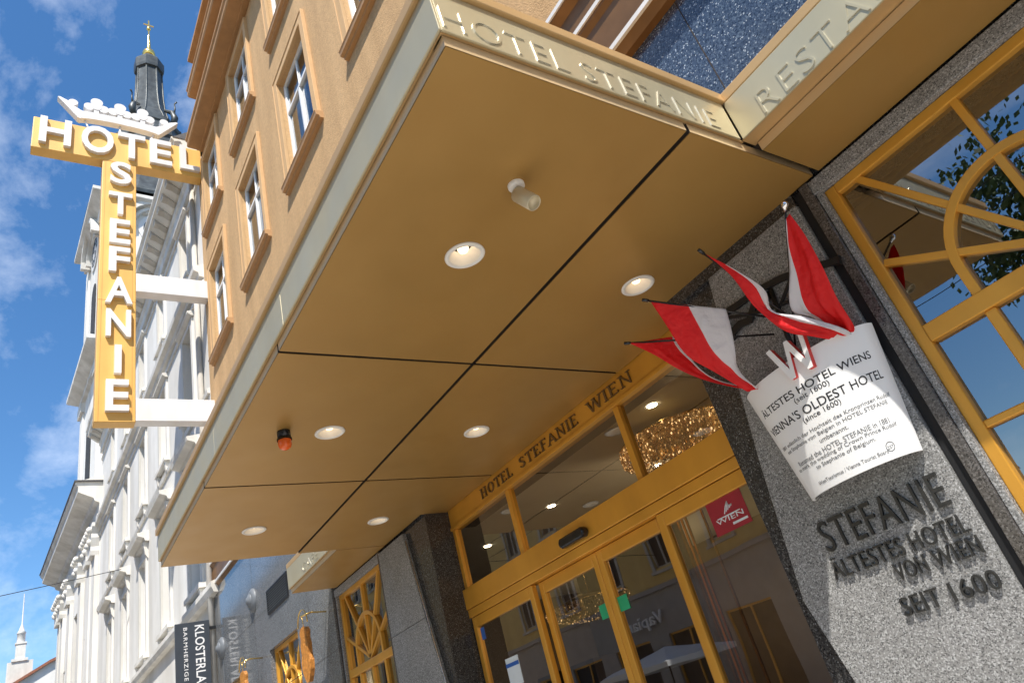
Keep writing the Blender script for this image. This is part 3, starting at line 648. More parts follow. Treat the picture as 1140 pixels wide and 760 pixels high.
# ================================================================== canopy
canopy = thing('entrance_canopy', (-4.75, YW, 2.4 + H), 'bronze panelled canopy with champagne fascia and raised letters over the hotel entrance', 'canopy')
ZP, ZF, ZT = 2.40 + H, 2.465 + H, 2.745 + H
LIGHTS = [(-2.61, 2.02), (-2.63, 3.42), (-4.91, 2.01), (-4.90, 3.38), (-7.15, 1.99), (-7.15, 3.34)]
def soffit(poly):
    holes = [circle(x, y, 0.098, 32)[::-1] for x, y in LIGHTS if min(p[0] for p in poly) < x < max(p[0] for p in poly) and min(p[1] for p in poly) < y < max(p[1] for p in poly)]
    vs, fs = outline_mesh(poly, holes, 0.062)
    b = MB(); b.mesh([(v.x, v.y, v.z + ZP + 0.031) for v in vs], fs)
    o = b.build('soffit_panel', 'soffit', canopy)
    e = MB(); n = len(poly); i = 0.0025
    cx = sum(p[0] for p in poly) / n; cy = sum(p[1] for p in poly) / n
    vs = []
    inner = MB()
    for x, y in poly: vs += [(x + math.copysign(i, x - cx), y + math.copysign(i, y - cy), ZP + 0.003), (x + math.copysign(i, x - cx), y + math.copysign(i, y - cy), ZP + 0.064)]
    for k in range(n):
        a_, b_ = poly[k], poly[(k + 1) % n]
        mid = ((a_[0] + b_[0]) / 2, (a_[1] + b_[1]) / 2)
        outer = mid[1] < 1.3 or abs(mid[0] + 1.415) < 0.01 or mid[0] < -8.09 or abs(mid[1] - 3.29) < 0.01 or abs(mid[1] - 3.2) < 0.01
        (e if outer else inner).face([vs[2 * k], vs[2 * ((k + 1) % n)], vs[2 * ((k + 1) % n) + 1], vs[2 * k + 1]])
    if e.f: e.build('panel_edge_lit', 'panel_edge_lit', o)
    inner.build('panel_side_shaded', 'joint_dark', o)  # sides facing the joints coloured dark for the shade between panels
def rect(x0, x1, y0, y1): return [(x0, y0), (x1, y0), (x1, y1), (x0, y1)]
XS = [(-3.760, -1.415), (-5.954, -3.787), (-8.10, -5.981)]
for x0, x1 in XS: soffit(rect(x0, x1, 1.286, 2.704))
soffit([(-3.760, 2.736), (-1.415, 2.736), (-1.415, 3.83), (-2.77, 3.83), (-2.77, YD - 0.03), (-3.760, YD - 0.03)])
soffit(rect(-5.954, -3.787, 2.736, YD - 0.03))
soffit([(-8.10, 2.736), (-5.981, 2.736), (-5.981, YD - 0.03), (-7.06, YD - 0.03), (-7.06, 3.83), (-8.10, 3.83)])
for x0, x1 in ((-1.37, 1.8), (1.82, 5.0), (5.02, 9.0)): soffit(rect(x0, x1, 3.29, 3.83))
soffit(rect(-9.93, -8.13, 3.20, 3.83))
j = MB(); j.box(-8.09, -1.42, 1.30, YD, ZP + 0.068, ZP + 0.14); j.box(-1.42, 9, 3.30, YW, ZP + 0.068, ZP + 0.14); j.box(-9.92, -8.09, 3.21, YW, ZP + 0.068, ZP + 0.14); j.build('canopy_deck', 'joint_dark', canopy)
# fascias
def fasc(x0, x1, y0, y1): 
    b = MB(); b.box(x0, x1, y0, y1, ZF, ZT); return b.build('fascia', 'champagne', canopy, bevel=0.003)
FX, FY = -1.388, 1.258
for x0, x1 in ((-3.555, FX - 0.0005), (-5.44, -3.56), (-8.11, -5.445)): fasc(x0, x1, FY, FY + 0.012)
fasc(FX - 0.012, FX, FY + 0.013, 3.158)
fasc(FX + 0.003, 1.9, 3.17, 3.182); fasc(1.905, 9, 3.17, 3.182)
fasc(-8.122, -8.11, FY + 0.013, 3.158)
fasc(-9.955, -8.124, 3.168, 3.18); fasc(-9.967, -9.955, 3.181, 3.80)
u = MB(); u.box(-8.11, FX - 0.012, FY + 0.012, FY + 0.02, ZF, ZT); u.box(-8.09, FX - 0.03, FY + 0.02, FY + 0.1, ZF + 0.004, ZF + 0.012); u.box(FX - 0.1, FX - 0.014, FY + 0.02, 3.2, ZF + 0.004, ZF + 0.012); u.box(FX - 0.01, 9, 3.184, 3.3, ZF + 0.004, ZF + 0.012); u.box(-9.94, -8.13, 3.184, 3.25, ZF + 0.004, ZF + 0.012)
u.build('fascia_return', 'canopy_cap', canopy)
k = MB(); z0, z1 = ZT + 0.002, ZT + 0.07; o_ = 0.022
k.box(-8.13, FX + o_, FY - o_, FY + 0.06, z0, z1); k.box(FX - 0.06, FX + o_, FY + 0.061, 3.17, z0, z1); k.box(FX - 0.06, 9, 3.172 - o_ + 0.02, 3.24, z0 + 0.001, z1 + 0.001); k.box(-8.13, -8.06, FY + 0.061, 3.17, z0, z1); k.box(-9.98, -8.06, 3.172, 3.24, z0 + 0.001, z1 + 0.001)
k.box(-8.05, -1.46, FY + 0.07, YW, z0 - 0.02, z0 + 0.02); k.box(-1.46, 9, 3.245, YW, z0 - 0.02, z0 + 0.02); k.box(-9.9, -8.07, 3.245, YW, z0 - 0.02, z0 + 0.02)
k.build('cap_flashing', 'canopy_cap', canopy, bevel=0.006)
def word(name, s, y0, wid, z0, hgt, fx=None, fy=None, x0=None, par=canopy, m='steel_letter', wt=-0.018):
    b = MB()
    if fx is not None: fn = plane_fn((fx, y0, z0), (0, wid, 0), (0, 0, hgt), (1, 0, 0), 0.0, 0.006)
    else: fn = plane_fn((x0, fy, z0), (wid, 0, 0), (0, 0, hgt), (0, -1, 0), 0.0, 0.006)
    put_text(b, s, fn, wt, 1.12)
    nrm = Vector((1, 0, 0)) if fx is not None else Vector((0, -1, 0))
    for q, f_ in enumerate(b.f):
        A_, B_, C_ = (Vector(b.v[k]) for k in f_[:3]); n_ = (B_ - A_).cross(C_ - A_)
        if n_.length > 0 and abs(n_.normalized().dot(nrm)) > 0.9: b.m[q] = 1
    return b.build(name, [m, 'champagne'], par)
word('fascia_lettering', 'HOTEL', 1.285, 0.665, 2.492 + H, 0.135, fx=FX)
word('fascia_lettering', 'STEFANIE', 2.045, 0.955, 2.490 + H, 0.130, fx=FX)
word('fascia_lettering', 'RESTAURANT', None, 1.49, 2.478 + H, 0.148, fy=3.17, x0=-1.21)
word('fascia_lettering', 'CAFÉ', None, 0.62, 2.50 + H, 0.135, fy=3.168, x0=-9.3)

# recessed downlights
DL = ['round recessed downlight in the soffit nearest the cylindrical spotlight', 'round recessed downlight in the soffit beside the flag tips',
      'round recessed downlight in the soffit beside the orange beacon', 'round recessed downlight in the soffit in front of the hotel name on the door header',
      'round recessed downlight in the street corner of the soffit farthest from the spotlight', 'small looking recessed downlight in the soffit by the top of the left pillar']
tmpl = None
for (x, y), lab in zip(LIGHTS, DL):
    if tmpl is None:
        t = thing('downlight', (x, y, ZP), lab, 'ceiling light', 'downlights set into the canopy soffit'); tmpl = t
        f = MB(); f.lathe([(0.118, 0.0), (0.120, -0.006), (0.112, -0.012), (0.094, -0.012), (0.090, 0.004)], (0, 0, 0), 40); f.build('trim_ring', 'lamp_white', t, local=True)
        f = MB(); f.lathe([(0.090, 0.004), (0.082, 0.02), (0.055, 0.075), (0.03, 0.085), (0.0, 0.085)], (0, 0, 0), 32); f.build('reflector', 'lamp_white', t, local=True)
        f = MB(); f.lathe([(0.0, 0.022), (0.026, 0.026), (0.034, 0.045), (0.03, 0.07)], (0, 0, 0), 20); f.build('bulb', 'bulb_lit', t, local=True)
    else:
        t = dupe(tmpl); t.location = (x, y, ZP); t['label'] = lab
# spotlight
sp = thing('spotlight', (-2.02, 2.01, ZP), 'beige cylindrical spotlight on a swivel mount under the canopy', 'spotlight')
f = MB(); f.lathe([(0.0, -0.022), (0.038, -0.022), (0.045, -0.016), (0.045, 0.0)], (0, 0, 0), 28); f.build('ceiling_mount', 'lamp_white', sp, local=True)
f = MB(); f.tube([(0, 0, -0.025), (0.0, 0, -0.075)], 0.014, 12); f.build('swivel', 'chrome', sp, local=True)
ax = Vector((0.10, 0.03, -0.17)).normalized(); c0 = Vector((-0.01, 0, -0.055))
f = MB(); f.lathe([(0.0, 0.0), (0.040, 0.0), (0.043, 0.004), (0.043, 0.138), (0.039, 0.142), (0.037, 0.135), (0.034, 0.11), (0.0, 0.105)], c0, 32, axis=ax); f.build('lamp_body', 'spot_body', sp, local=True)
# beacon
be = thing('warning_beacon', (-4.90, 1.64, ZP), 'small orange domed warning light hanging under the canopy', 'beacon')
f = MB(); f.lathe([(0.0, -0.06), (0.05, -0.06), (0.05, 0.0)], (0, 0, 0), 24); f.lathe([(0.056, -0.075), (0.056, -0.06), (0.03, -0.06)], (0, 0, 0), 24); f.build('beacon_base', 'black_plastic', be, local=True)
f = MB(); f.lathe([(0.050, -0.076), (0.051, -0.11), (0.042, -0.135), (0.02, -0.15), (0.0, -0.153)], (0, 0, 0), 24); f.build('beacon_lens', 'beacon_orange', be, local=True)

# ================================================================== projecting hotel sign
SX = -16.30; ST = 0.33
sign = thing('hotel_sign', (-16.46, 1.7, 8.23 + H), 'tall yellow T-shaped hotel sign with white letters and a white crown projecting from the facade', 'sign')
b = MB(); b.box(SX - ST, SX, -0.385, 3.845, 16.33 + H, 17.48 + H); b.build('sign_bar', 'sign_yellow', sign, bevel=0.02)
b = MB(); b.box(SX - ST, SX, 1.27, 2.10, 8.23 + H, 16.327 + H)
vp = b.build('sign_panel', 'sign_yellow', sign, bevel=0.015)
b = MB(); b.box(SX - ST + 0.01, SX - 0.01, -0.37, 3.84, 16.324 + H - 0.004, 16.328 + H) if False else b.box(SX - ST, SX + 0.004, 1.275, 2.095, 11.585 + H, 11.592 + H)
for yy in (1.345, 2.02): b.box(SX - 0.002, SX + 0.003, yy, yy + 0.006, 8.24 + H, 16.32 + H)
b.build('panel_seam', 'sign_under', vp)
def sign_letter(ch, y0, y1, z0, z1):
    b = MB(); put_text(b, ch, plane_fn((SX, y0, z0 + H), (0, y1 - y0, 0), (0, 0, z1 - z0), (1, 0, 0), 0.0, 0.105), 0.022)
    b.build('letter', 'sign_white', sign, bevel=0.008)
for ch, y0, y1 in (('H', -0.23, 0.50), ('O', 0.74, 1.52), ('T', 1.63, 2.32), ('E', 2.44, 3.02), ('L', 3.24, 3.78)):
    d = 0.03 if ch == 'O' else 0
    sign_letter(ch, y0, y1, 16.50 - d, 17.47 + d)
zs = [(15.46, 16.27), (14.36, 15.13), (13.36, 14.17), (12.44, 13.23), (11.46, 12.26), (10.48, 11.27), (9.46, 10.24), (8.47, 9.29)]
for ch, (z0, z1) in zip('STEFANIE', zs):
    hw_ = {'I': 0.075, 'S': 0.26, 'A': 0.30, 'N': 0.27, 'T': 0.28}.get(ch, 0.24)
    sign_letter(ch, 1.715 - hw_, 1.715 + hw_, z0, z1)
# crown outline in the (y,z) plane
def trefoil(cy, z0, s):
    o = [(cy - 0.10 * s, z0), (cy - 0.12 * s, z0 + 0.08 * s)]
    for ccx, ccz, r, a0, a1 in ((-0.17, 0.17, 0.115, 260, 60), (0.0, 0.31, 0.12, 190, -10), (0.17, 0.17, 0.115, 120, -80)):
        for i in range(9):
            t = R(a0 + (a1 - a0) * i / 8); o.append((cy + (ccx + r * math.cos(t)) * s, z0 + (ccz + r * math.sin(t)) * s))
    return o + [(cy + 0.12 * s, z0 + 0.08 * s), (cy + 0.10 * s, z0)]
band = [(0.12, 18.54), (0.17, 18.56), (0.36, 18.47), (0.48, 18.33), (0.72, 18.17), (1.2, 18.20), (1.68, 18.22), (2.16, 18.20), (2.64, 18.17), (2.88, 18.33), (3.0, 18.47), (3.19, 18.56), (3.25, 18.54), (2.74, 17.88)]
band += [(1.68 + 1.0 * math.cos(t), 17.84 + 0.11 * math.sin(t)) for t in [R(a) for a in range(0, 181, 15)]] + [(0.62, 17.88)]
cf = lambda u, v, d: (SX - 0.16 + d, u, v + H)
vs, fs = outline_mesh(band[::-1], [], 0.20); b = MB(); b.mesh([(SX - 0.16 + v.z, v.x, v.y + H) for v in vs], fs)
for k, cy in enumerate((1.08, 1.68, 2.28)):
    b.prism([(cy - 0.07, 18.15), (cy + 0.07, 18.15), (cy + 0.06, 18.4), (cy - 0.06, 18.4)], cf, -0.075, 0.075)
    for q, (a_, c_, r_) in enumerate(((-0.18, 18.44, 0.14), (0.18, 18.44, 0.14), (0.0, 18.67, 0.155), (0.0, 18.48, 0.13))): b.prism(circle(cy + a_, c_, r_, 24), cf, -0.08 - 0.003 * q, 0.08 + 0.003 * q)
for cy in (0.50, 2.86): b.prism(circle(cy, 18.46, 0.12, 24), cf, -0.085, 0.085)
crown = b.build('crown', 'sign_white', sign)
b = MB(); b.tube([(SX - 0.16, 0.80, 17.93 + H), (SX - 0.16, 0.96, 17.46 + H)], 0.028, 8); b.tube([(SX - 0.16, 1.69, 17.96 + H), (SX - 0.16, 1.70, 17.46 + H)], 0.028, 8); b.tube([(SX - 0.16, 2.60, 17.92 + H), (SX - 0.16, 2.42, 17.46 + H)], 0.028, 8); b.build('crown_strut', 'sign_white', crown)
for z0, z1 in ((11.94, 12.51), (8.26, 8.85)):
    b = MB(); b.box(SX - 0.30, SX, 2.103, 3.848, z0 + H, z1 + H); b.build('bracket_arm', 'sign_white', sign, bevel=0.012)

# ================================================================== pillar lettering, board, flags
wl = thing('pillar_lettering', (-2.02, YW - 0.035, 0.25 + H), 'dark metal raised lettering on the granite pillar below the white board', 'lettering')
def cond(s, x0, x1, z0, z1):
    b = MB(); put_text(b, s, plane_fn((x0, YW - 0.035, z0 + H), (x1 - x0, 0, 0), (0, 0, z1 - z0), (0, -1, 0), 0.002, 0.017), -0.006, 1.05); b.build('text_line', 'letter_iron', wl)
cond('STEFANIE', -2.41, -1.66, 0.415, 0.585); cond('ÄLTESTES', -2.44, -1.995, 0.272, 0.385); cond('HOTEL', -1.95, -1.645, 0.272, 0.363); cond('VON', -2.10, -1.925, 0.165, 0.25); cond('WIEN', -1.885, -1.64, 0.165, 0.25); cond('SEIT', -2.155, -1.945, 0.0, 0.09); cond('1600', -1.885, -1.645, 0.0, 0.09)

# half-cone board
bd = thing('information_board', (-1.98, YW - 0.04, 0.70 + H), 'white curved information board with black German and English text on the granite pillar', 'sign board')
ZB0, ZB1 = 0.70 + H, 1.415 + H
def cone(u, v, off=0.0):
    """u 0..1 along the half ellipse (0 = right/+x end), v 0..1 up"""
    th = math.pi * u; a = 0.345 + 0.105 * v + off; b_ = 0.165 + 0.04 * v + off
    return Vector((-2.0 + a * math.cos(th), YW - 0.045 - b_ * math.sin(th), ZB0 + (ZB1 - ZB0) * v))
b = MB(); n = 48; vs = []
for i in range(n + 1):
    u = i / n; vs += [cone(u, 0, 0), cone(u, 1, 0), cone(u, 1, -0.012), cone(u, 0, -0.012)]
b.mesh(vs, [(4 * i + q, 4 * i + 4 + q, 4 * i + 4 + (q + 1) % 4, 4 * i + (q + 1) % 4) for i in range(n) for q in range(4)], 0, True)
b.face([vs[0], vs[1], vs[2], vs[3]]); b.face([vs[4 * n + q] for q in (3, 2, 1, 0)])
board = b.build('board_sheet', 'board_white', bd)
es = board.modifiers.new('split', 'EDGE_SPLIT'); es.split_angle = R(40)
def btext(s, v0, h, wfrac, m='print_black', wt=0.0, uc=0.465):
    wfrac *= 0.90 if uc == 0.465 else 1.0
    b = MB(); vs, fs, asp = text_mesh(s, wt, 1.0)
    v0 = v0 * 0.93 - 0.01
    b.mesh([cone(uc + wfrac / 2 - wfrac * p[0], v0 + h * p[1], 0.0006 + 0.0008 * p[2]) for p in vs], fs); b.build('board_text', m, board)
btext('ÄLTESTES HOTEL WIENS', 0.795, 0.075, 0.74, wt=0.006); btext('(seit 1600)', 0.725, 0.055, 0.20); btext("VIENNA'S OLDEST HOTEL", 0.615, 0.072, 0.80, wt=0.006); btext('(since 1600)', 0.545, 0.055, 0.22)
btext('1881 anlässlich der Hochzeit des Kronprinzen Rudolf', 0.455, 0.040, 0.78, 'print_grey'); btext('mit Stephanie von Belgien in HOTEL STEFANIE', 0.405, 0.040, 0.70, 'print_grey'); btext('umbenannt.', 0.355, 0.034, 0.17, 'print_grey')
btext('Renamed the HOTEL STEFANIE in 1881', 0.275, 0.040, 0.62, 'print_grey'); btext('to mark the wedding of Crown Prince Rudolf', 0.225, 0.040, 0.70, 'print_grey'); btext('to Stephanie of Belgium.', 0.175, 0.040, 0.38, 'print_grey')
btext('WienTourismus / Vienna Tourist Board', 0.065, 0.028, 0.42, 'print_grey', uc=0.47)
b = MB(); vs = []
for i in range(33):
    t = 2 * math.pi * i / 32
    for rr in (0.030, 0.036): vs.append(cone(0.24 + rr * 0.72 * math.cos(t), 0.088 + rr * 1.0 * math.sin(t), 0.001))
b.mesh(vs, [(2 * i, 2 * i + 1, 2 * i + 3, 2 * i + 2) for i in range(32)]); b.build('board_seal', 'print_grey', board)
btext('257', 0.088, 0.024, 0.035, 'print_grey', uc=0.24)
# W emblem: white front, red sides
yW = 3.60
Wp = [(-1.985, 1.45), (-1.955, 1.455), (-1.898, 1.292), (-1.862, 1.445), (-1.838, 1.445), (-1.788, 1.290), (-1.762, 1.455), (-1.735, 1.455), (-1.772, 1.240), (-1.802, 1.240), (-1.852, 1.388), (-1.888, 1.240), (-1.917, 1.240)]
Wp = [(x * 1.0465, z * 1.0465 + 0.005 + H) for x, z in Wp][::-1]
vs, fs = outline_mesh(Wp, [], 0.036); b = MB(); b.mesh([(v.x, yW + v.z, v.y) for v in vs], fs); em = b.build('emblem', 'red_paint', bd)
vs, fs = outline_mesh(Wp, [], 0.006); b = MB(); b.mesh([(v.x, yW - 0.0215 + v.z, v.y) for v in vs], fs); b.build('emblem_face', 'board_white', em)

# wrought iron bracket on the pillar
ir = thing('iron_bracket', (-1.98, YW - 0.04, 1.75 + H), 'black wrought iron arched flag bracket on the granite pillar', 'bracket')
b = MB(); pts = [(-1.98 - 0.44 * math.cos(t), 3.80, 1.76 + H + 0.24 * math.sin(t)) for t in [math.pi * i / 20 for i in range(21)]]
pts = [(-2.46, 3.80, 2.10 + H), (-2.38, 3.80, 2.02 + H), (-2.24, 3.80, 2.005 + H), (-2.06, 3.80, 2.0 + H), (-1.88, 3.80, 1.965 + H), (-1.69, 3.80, 1.90 + H), (-1.52, 3.80, 1.83 + H)]
def ribbon(pts, w_, d_):
    V = [Vector(p) for p in pts]; vs = []
    for i, p in enumerate(V):
        t = (V[min(i + 1, len(V) - 1)] - V[max(i - 1, 0)]).normalized(); n_ = Vector((-t.z, 0, t.x)) * w_ / 2
        vs += [p + n_ + Vector((0, -d_ / 2, 0)), p - n_ + Vector((0, -d_ / 2, 0)), p - n_ + Vector((0, d_ / 2, 0)), p + n_ + Vector((0, d_ / 2, 0))]
    fs = [(4 * i + q, 4 * i + 4 + q, 4 * i + 4 + (q + 1) % 4, 4 * i + (q + 1) % 4) for i in range(len(V) - 1) for q in range(4)] + [(3, 2, 1, 0), tuple(4 * (len(V) - 1) + q for q in range(4))]
    b.mesh(vs, fs)
ribbon(pts, 0.045, 0.02); ribbon([(-2.38, 3.795, 2.0 + H), (-2.36, 3.795, 1.82 + H)], 0.045, 0.02)
ribbon([(-2.37, 3.79, 1.86 + H), (-2.27, 3.79, 1.88 + H), (-2.20, 3.79, 1.86 + H), (-2.12, 3.79, 1.93 + H), (-2.0, 3.79, 1.92 + H)], 0.05, 0.02)
ribbon([(-2.36, 3.785, 1.98 + H), (-2.1, 3.785, 1.86 + H), (-1.9, 3.785, 1.80 + H)], 0.022, 0.02); ribbon([(-2.15, 3.781, 2.0 + H), (-1.98, 3.781, 1.80 + H), (-1.8, 3.781, 1.93 + H)], 0.022, 0.02)
b.build('iron_scroll', 'iron', ir, bevel=0.004)
b = MB(); b.tube([(-1.98, 3.80, 1.95 + H), (-1.98, 3.72, 1.6 + H), (-1.98, 3.70, 1.30 + H)], 0.016, 8); b.lathe([(0.0, 0.0), (0.06, 0.0), (0.07, 0.04), (0.06, 0.09), (0.0, 0.10)], (-1.98, 3.69, 1.22 + H), 20); b.build('flag_socket', 'iron', ir)

def lerp(a, b_, t): return a + (b_ - a) * t
def flag(label, tip, root, rows, finial, seed):
    """rows: list of (left edge -> right edge) polylines in space, red/white split fraction per row"""
    tip, root = Vector(tip), Vector(root)
    t = thing('flag', root, label, 'flag', 'small red and white flags fanned out above the board')
    p = MB(); p.tube([tip, root], 0.0065, 8); p.build('flagpole', 'black_plastic', t)
    d = (tip - root).normalized(); f = MB()
    f.lathe([(0.0, -0.02), (0.010, -0.018), (0.011, 0.0), (0.018, 0.01), (0.02, 0.022), (0.014, 0.036), (0.0, 0.04)] if finial else [(0.0, -0.03), (0.010, -0.03), (0.011, 0.0), (0.010, 0.012), (0.0, 0.014)], tip, 16, axis=d); f.build('finial', 'chrome' if finial else 'black_plastic', t)
    c = MB(); n = 20; M = 26; rr = random.Random(seed); ph = [rr.random() * 6 for _ in range(4)]
    # rows interpolated smoothly; each row = (A, B, split) with A tip side, B root side
    g_ = []
    for j in range(M + 1):
        s_ = j / M * (len(rows) - 1); k = min(int(s_), len(rows) - 2); q = s_ - k
        P = [rows[max(0, min(len(rows) - 1, k + o))] for o in (-1, 0, 1, 2)]
        def cr_(a, b_, c_, d_): return 0.5 * ((2 * b_) + (c_ - a) * q + (2 * a - 5 * b_ + 4 * c_ - d_) * q * q + (3 * b_ - a - 3 * c_ + d_) * q ** 3)
        A = cr_(*[Vector(x[0]) for x in P]); B = cr_(*[Vector(x[1]) for x in P]); sp_ = lerp(P[1][2], P[2][2], q)
        row = []
        for i in range(n + 1):
            u = i / n; h_ = n // 2
            uu = sp_ * i / h_ if i <= h_ else sp_ + (1 - sp_) * (i - h_) / (n - h_)
            pt = A.lerp(B, uu); amp = 0.017 * math.sin(j / M * math.pi * 0.5)
            pt = pt + Vector((0.3, 1, 0)).normalized() * amp * (math.sin(uu * 9 + ph[0] + j * 0.10) + 0.5 * math.sin(uu * 21 + ph[1] - j * 0.2) + 0.35 * math.sin(uu * 34 + ph[2] + j * 0.33) * math.sin(j * 0.21 + ph[3]))
            row.append(pt)
        g_.append(row)
    vs = [pt for r_ in g_ for pt in r_]
    for j in range(M):
        for i in range(n):
            a_ = j * (n + 1) + i
            c.f.append((a_, a_ + 1, a_ + n + 2, a_ + n + 1)); c.m.append(0 if i < n // 2 else 1); c.sm.append(True)
    c.v += [tuple(v) for v in vs]
    o = c.build('cloth', ['flag_red', 'flag_white'], t)
    so_ = o.modifiers.new('thick', 'SOLIDIFY'); so_.thickness = 0.002; so_.offset = 0
flag('red and white flag at the far left with its pole pointing at the header lettering', (-2.686, 3.150, 1.939 + H), (-2.052, 3.720, 1.654 + H), [((-2.666, 3.160, 1.927 + H), (-2.463, 3.360, 1.871 + H), 0.93), ((-2.603, 3.250, 1.814 + H), (-2.474, 3.420, 1.761 + H), 0.80), ((-2.546, 3.380, 1.662 + H), (-2.464, 3.500, 1.621 + H), 0.85), ((-2.477, 3.520, 1.558 + H), (-2.428, 3.580, 1.533 + H), 0.85), ((-2.378, 3.660, 1.457 + H), (-2.326, 3.660, 1.441 + H), 0.80)], False, 1)
flag('red flag with a broad white panel hanging second from the left beside the iron bracket', (-2.344, 3.050, 2.027 + H), (-1.917, 3.720, 1.669 + H), [((-2.326, 3.080, 2.012 + H), (-2.093, 3.420, 1.833 + H), 0.50), ((-2.346, 3.160, 1.856 + H), (-2.130, 3.440, 1.717 + H), 0.52), ((-2.375, 3.260, 1.663 + H), (-2.190, 3.480, 1.592 + H), 0.58), ((-2.355, 3.400, 1.546 + H), (-2.253, 3.540, 1.495 + H), 0.72), ((-2.315, 3.600, 1.395 + H), (-2.245, 3.620, 1.382 + H), 0.85)], False, 2)
flag('narrow folded red and white flag with a black pole tip third from the left', (-1.912, 3.144, 2.087 + H), (-1.836, 3.720, 1.515 + H), [((-1.900, 3.168, 2.056 + H), (-1.833, 3.240, 1.918 + H), 0.75), ((-1.868, 3.240, 1.893 + H), (-1.774, 3.352, 1.741 + H), 0.66), ((-1.878, 3.336, 1.700 + H), (-1.828, 3.432, 1.641 + H), 0.70), ((-1.852, 3.464, 1.526 + H), (-1.738, 3.528, 1.554 + H), 0.64), ((-1.770, 3.576, 1.448 + H), (-1.635, 3.624, 1.424 + H), 0.78), ((-1.712, 3.688, 1.397 + H), (-1.631, 3.688, 1.381 + H), 0.80)], False, 3)
flag('wide hanging red flag with a silver ball on its pole nearest the big window', (-1.456, 3.360, 2.063 + H), (-1.989, 3.720, 1.468 + H), [((-1.454, 3.370, 2.024 + H), (-1.486, 3.370, 2.013 + H), 0.90), ((-1.458, 3.410, 1.883 + H), (-1.559, 3.410, 1.915 + H), 0.93), ((-1.491, 3.480, 1.711 + H), (-1.649, 3.470, 1.804 + H), 0.82), ((-1.541, 3.570, 1.556 + H), (-1.779, 3.530, 1.631 + H), 0.70), ((-1.586, 3.680, 1.410 + H), (-1.736, 3.610, 1.562 + H), 0.72), ((-1.637, 3.710, 1.387 + H), (-1.719, 3.700, 1.474 + H), 0.85)], True, 4)

# ================================================================== monastery building next door and the church
DEL = 0.026
nb = thing('monastery_building', (-16.74, YW, 0), 'long white rendered building with bracketed cornice and hooded windows beyond the yellow sign', 'building', rz=DEL)
UC = (2.1, 5.7, 9.3, 12.9, 16.5)
ROWS = ((5.0 + H, 7.9 + H, 0.55), (9.9 + H, 12.4 + H, 0.52), (14.3 + H, 16.4 + H, 0.48))
ops = [(-u - hw, -u + hw, z0, z1) for u in UC for z0, z1, hw in ROWS] + [(-u - 0.75, -u + 0.75, 0.8, 4.2) for u in UC]
b = MB(); wall_open(b, -20.4, 0, 0, 19.2, ops, 0, 0.32); b.face([(-20.4, 0, 0), (-20.4, 0, 19.2), (-20.4, 12, 19.2), (-20.4, 12, 0)]); b.face([(0, 0, 0), (0, 12, 0), (0, 12, 19.2), (0, 0, 19.2)])
b.box(-20.4, 0, 11.9, 12, 0, 19.2); b.build('wall', 'white_render', nb, local=True)
b = MB(); X0, X1 = -20.4, -0.02
b.prism([(0.0, 17.0 + H), (-0.10, 17.0 + H), (-0.10, 17.35 + H), (-0.16, 17.42 + H), (-0.16, 17.6 + H), (0, 17.6 + H)], lambda u, v, d: (d, u, v), X0, X1)
b.prism([(0.0, 17.62 + H), (-0.22, 17.66 + H), (-0.62, 17.98 + H), (-0.66, 18.0 + H), (-0.66, 18.18 + H), (-0.74, 18.26 + H), (-0.74, 18.32 + H), (0, 18.5 + H)], lambda u, v, d: (d, u, v), X0 - 0.2, X1)
b.prism([(0.0, 16.6 + H), (-0.05, 16.6 + H), (-0.05, 16.72 + H), (0, 16.75 + H)], lambda u, v, d: (d, u, v), X0, X1)
cn = b.build('cornice', 'white_stone', nb, local=True)
for i in range(31):
    b = MB(); u = -0.35 - i * 0.66; b.prism([(-0.17, 17.62 + H), (-0.24, 17.62 + H), (-0.40, 17.74 + H), (-0.58, 17.78 + H), (-0.60, 17.955 + H), (-0.17, 17.70 + H)], lambda p, q, d: (d, p, q), u - 0.13, u + 0.13)
    b.build('cornice_bracket', 'grey_stone', cn, local=True)
b = MB(); b.prism([(0, 13.0 + H), (-0.12, 13.02 + H), (-0.14, 13.14 + H), (-0.26, 13.2 + H), (-0.28, 13.34 + H), (0, 13.45 + H)], lambda u, v, d: (d, u, v), X0, X1)
b.prism([(0, 12.75 + H), (-0.05, 12.75 + H), (-0.05, 12.9 + H), (0, 12.9 + H)], lambda u, v, d: (d, u, v), X0, X1)
b.prism([(0, 4.3 + H), (-0.15, 4.32 + H), (-0.2, 4.44 + H), (-0.2, 4.55 + H), (0, 4.62 + H)], lambda u, v, d: (d, u, v), X0, X1)
b.prism([(0, 9.3 + H), (-0.06, 9.3 + H), (-0.08, 9.42 + H), (0, 9.46 + H)], lambda u, v, d: (d, u, v), X0, X1)
b.build('string_course', 'white_stone', nb, local=True)
b = MB(); b.tube([(-0.55, -0.09, 0.2), (-0.55, -0.09, 17.4 + H)], 0.075, 10); b.build('drainpipe', 'grey_stone', nb, local=True)
b = MB(); b.prism([(-0.7, 18.3 + H), (5, 23 + H), (12, 18.3 + H)], lambda u, v, d: (d, u, v), -20.4, 0); b.build('roof', 'roof_dark', nb, local=True)
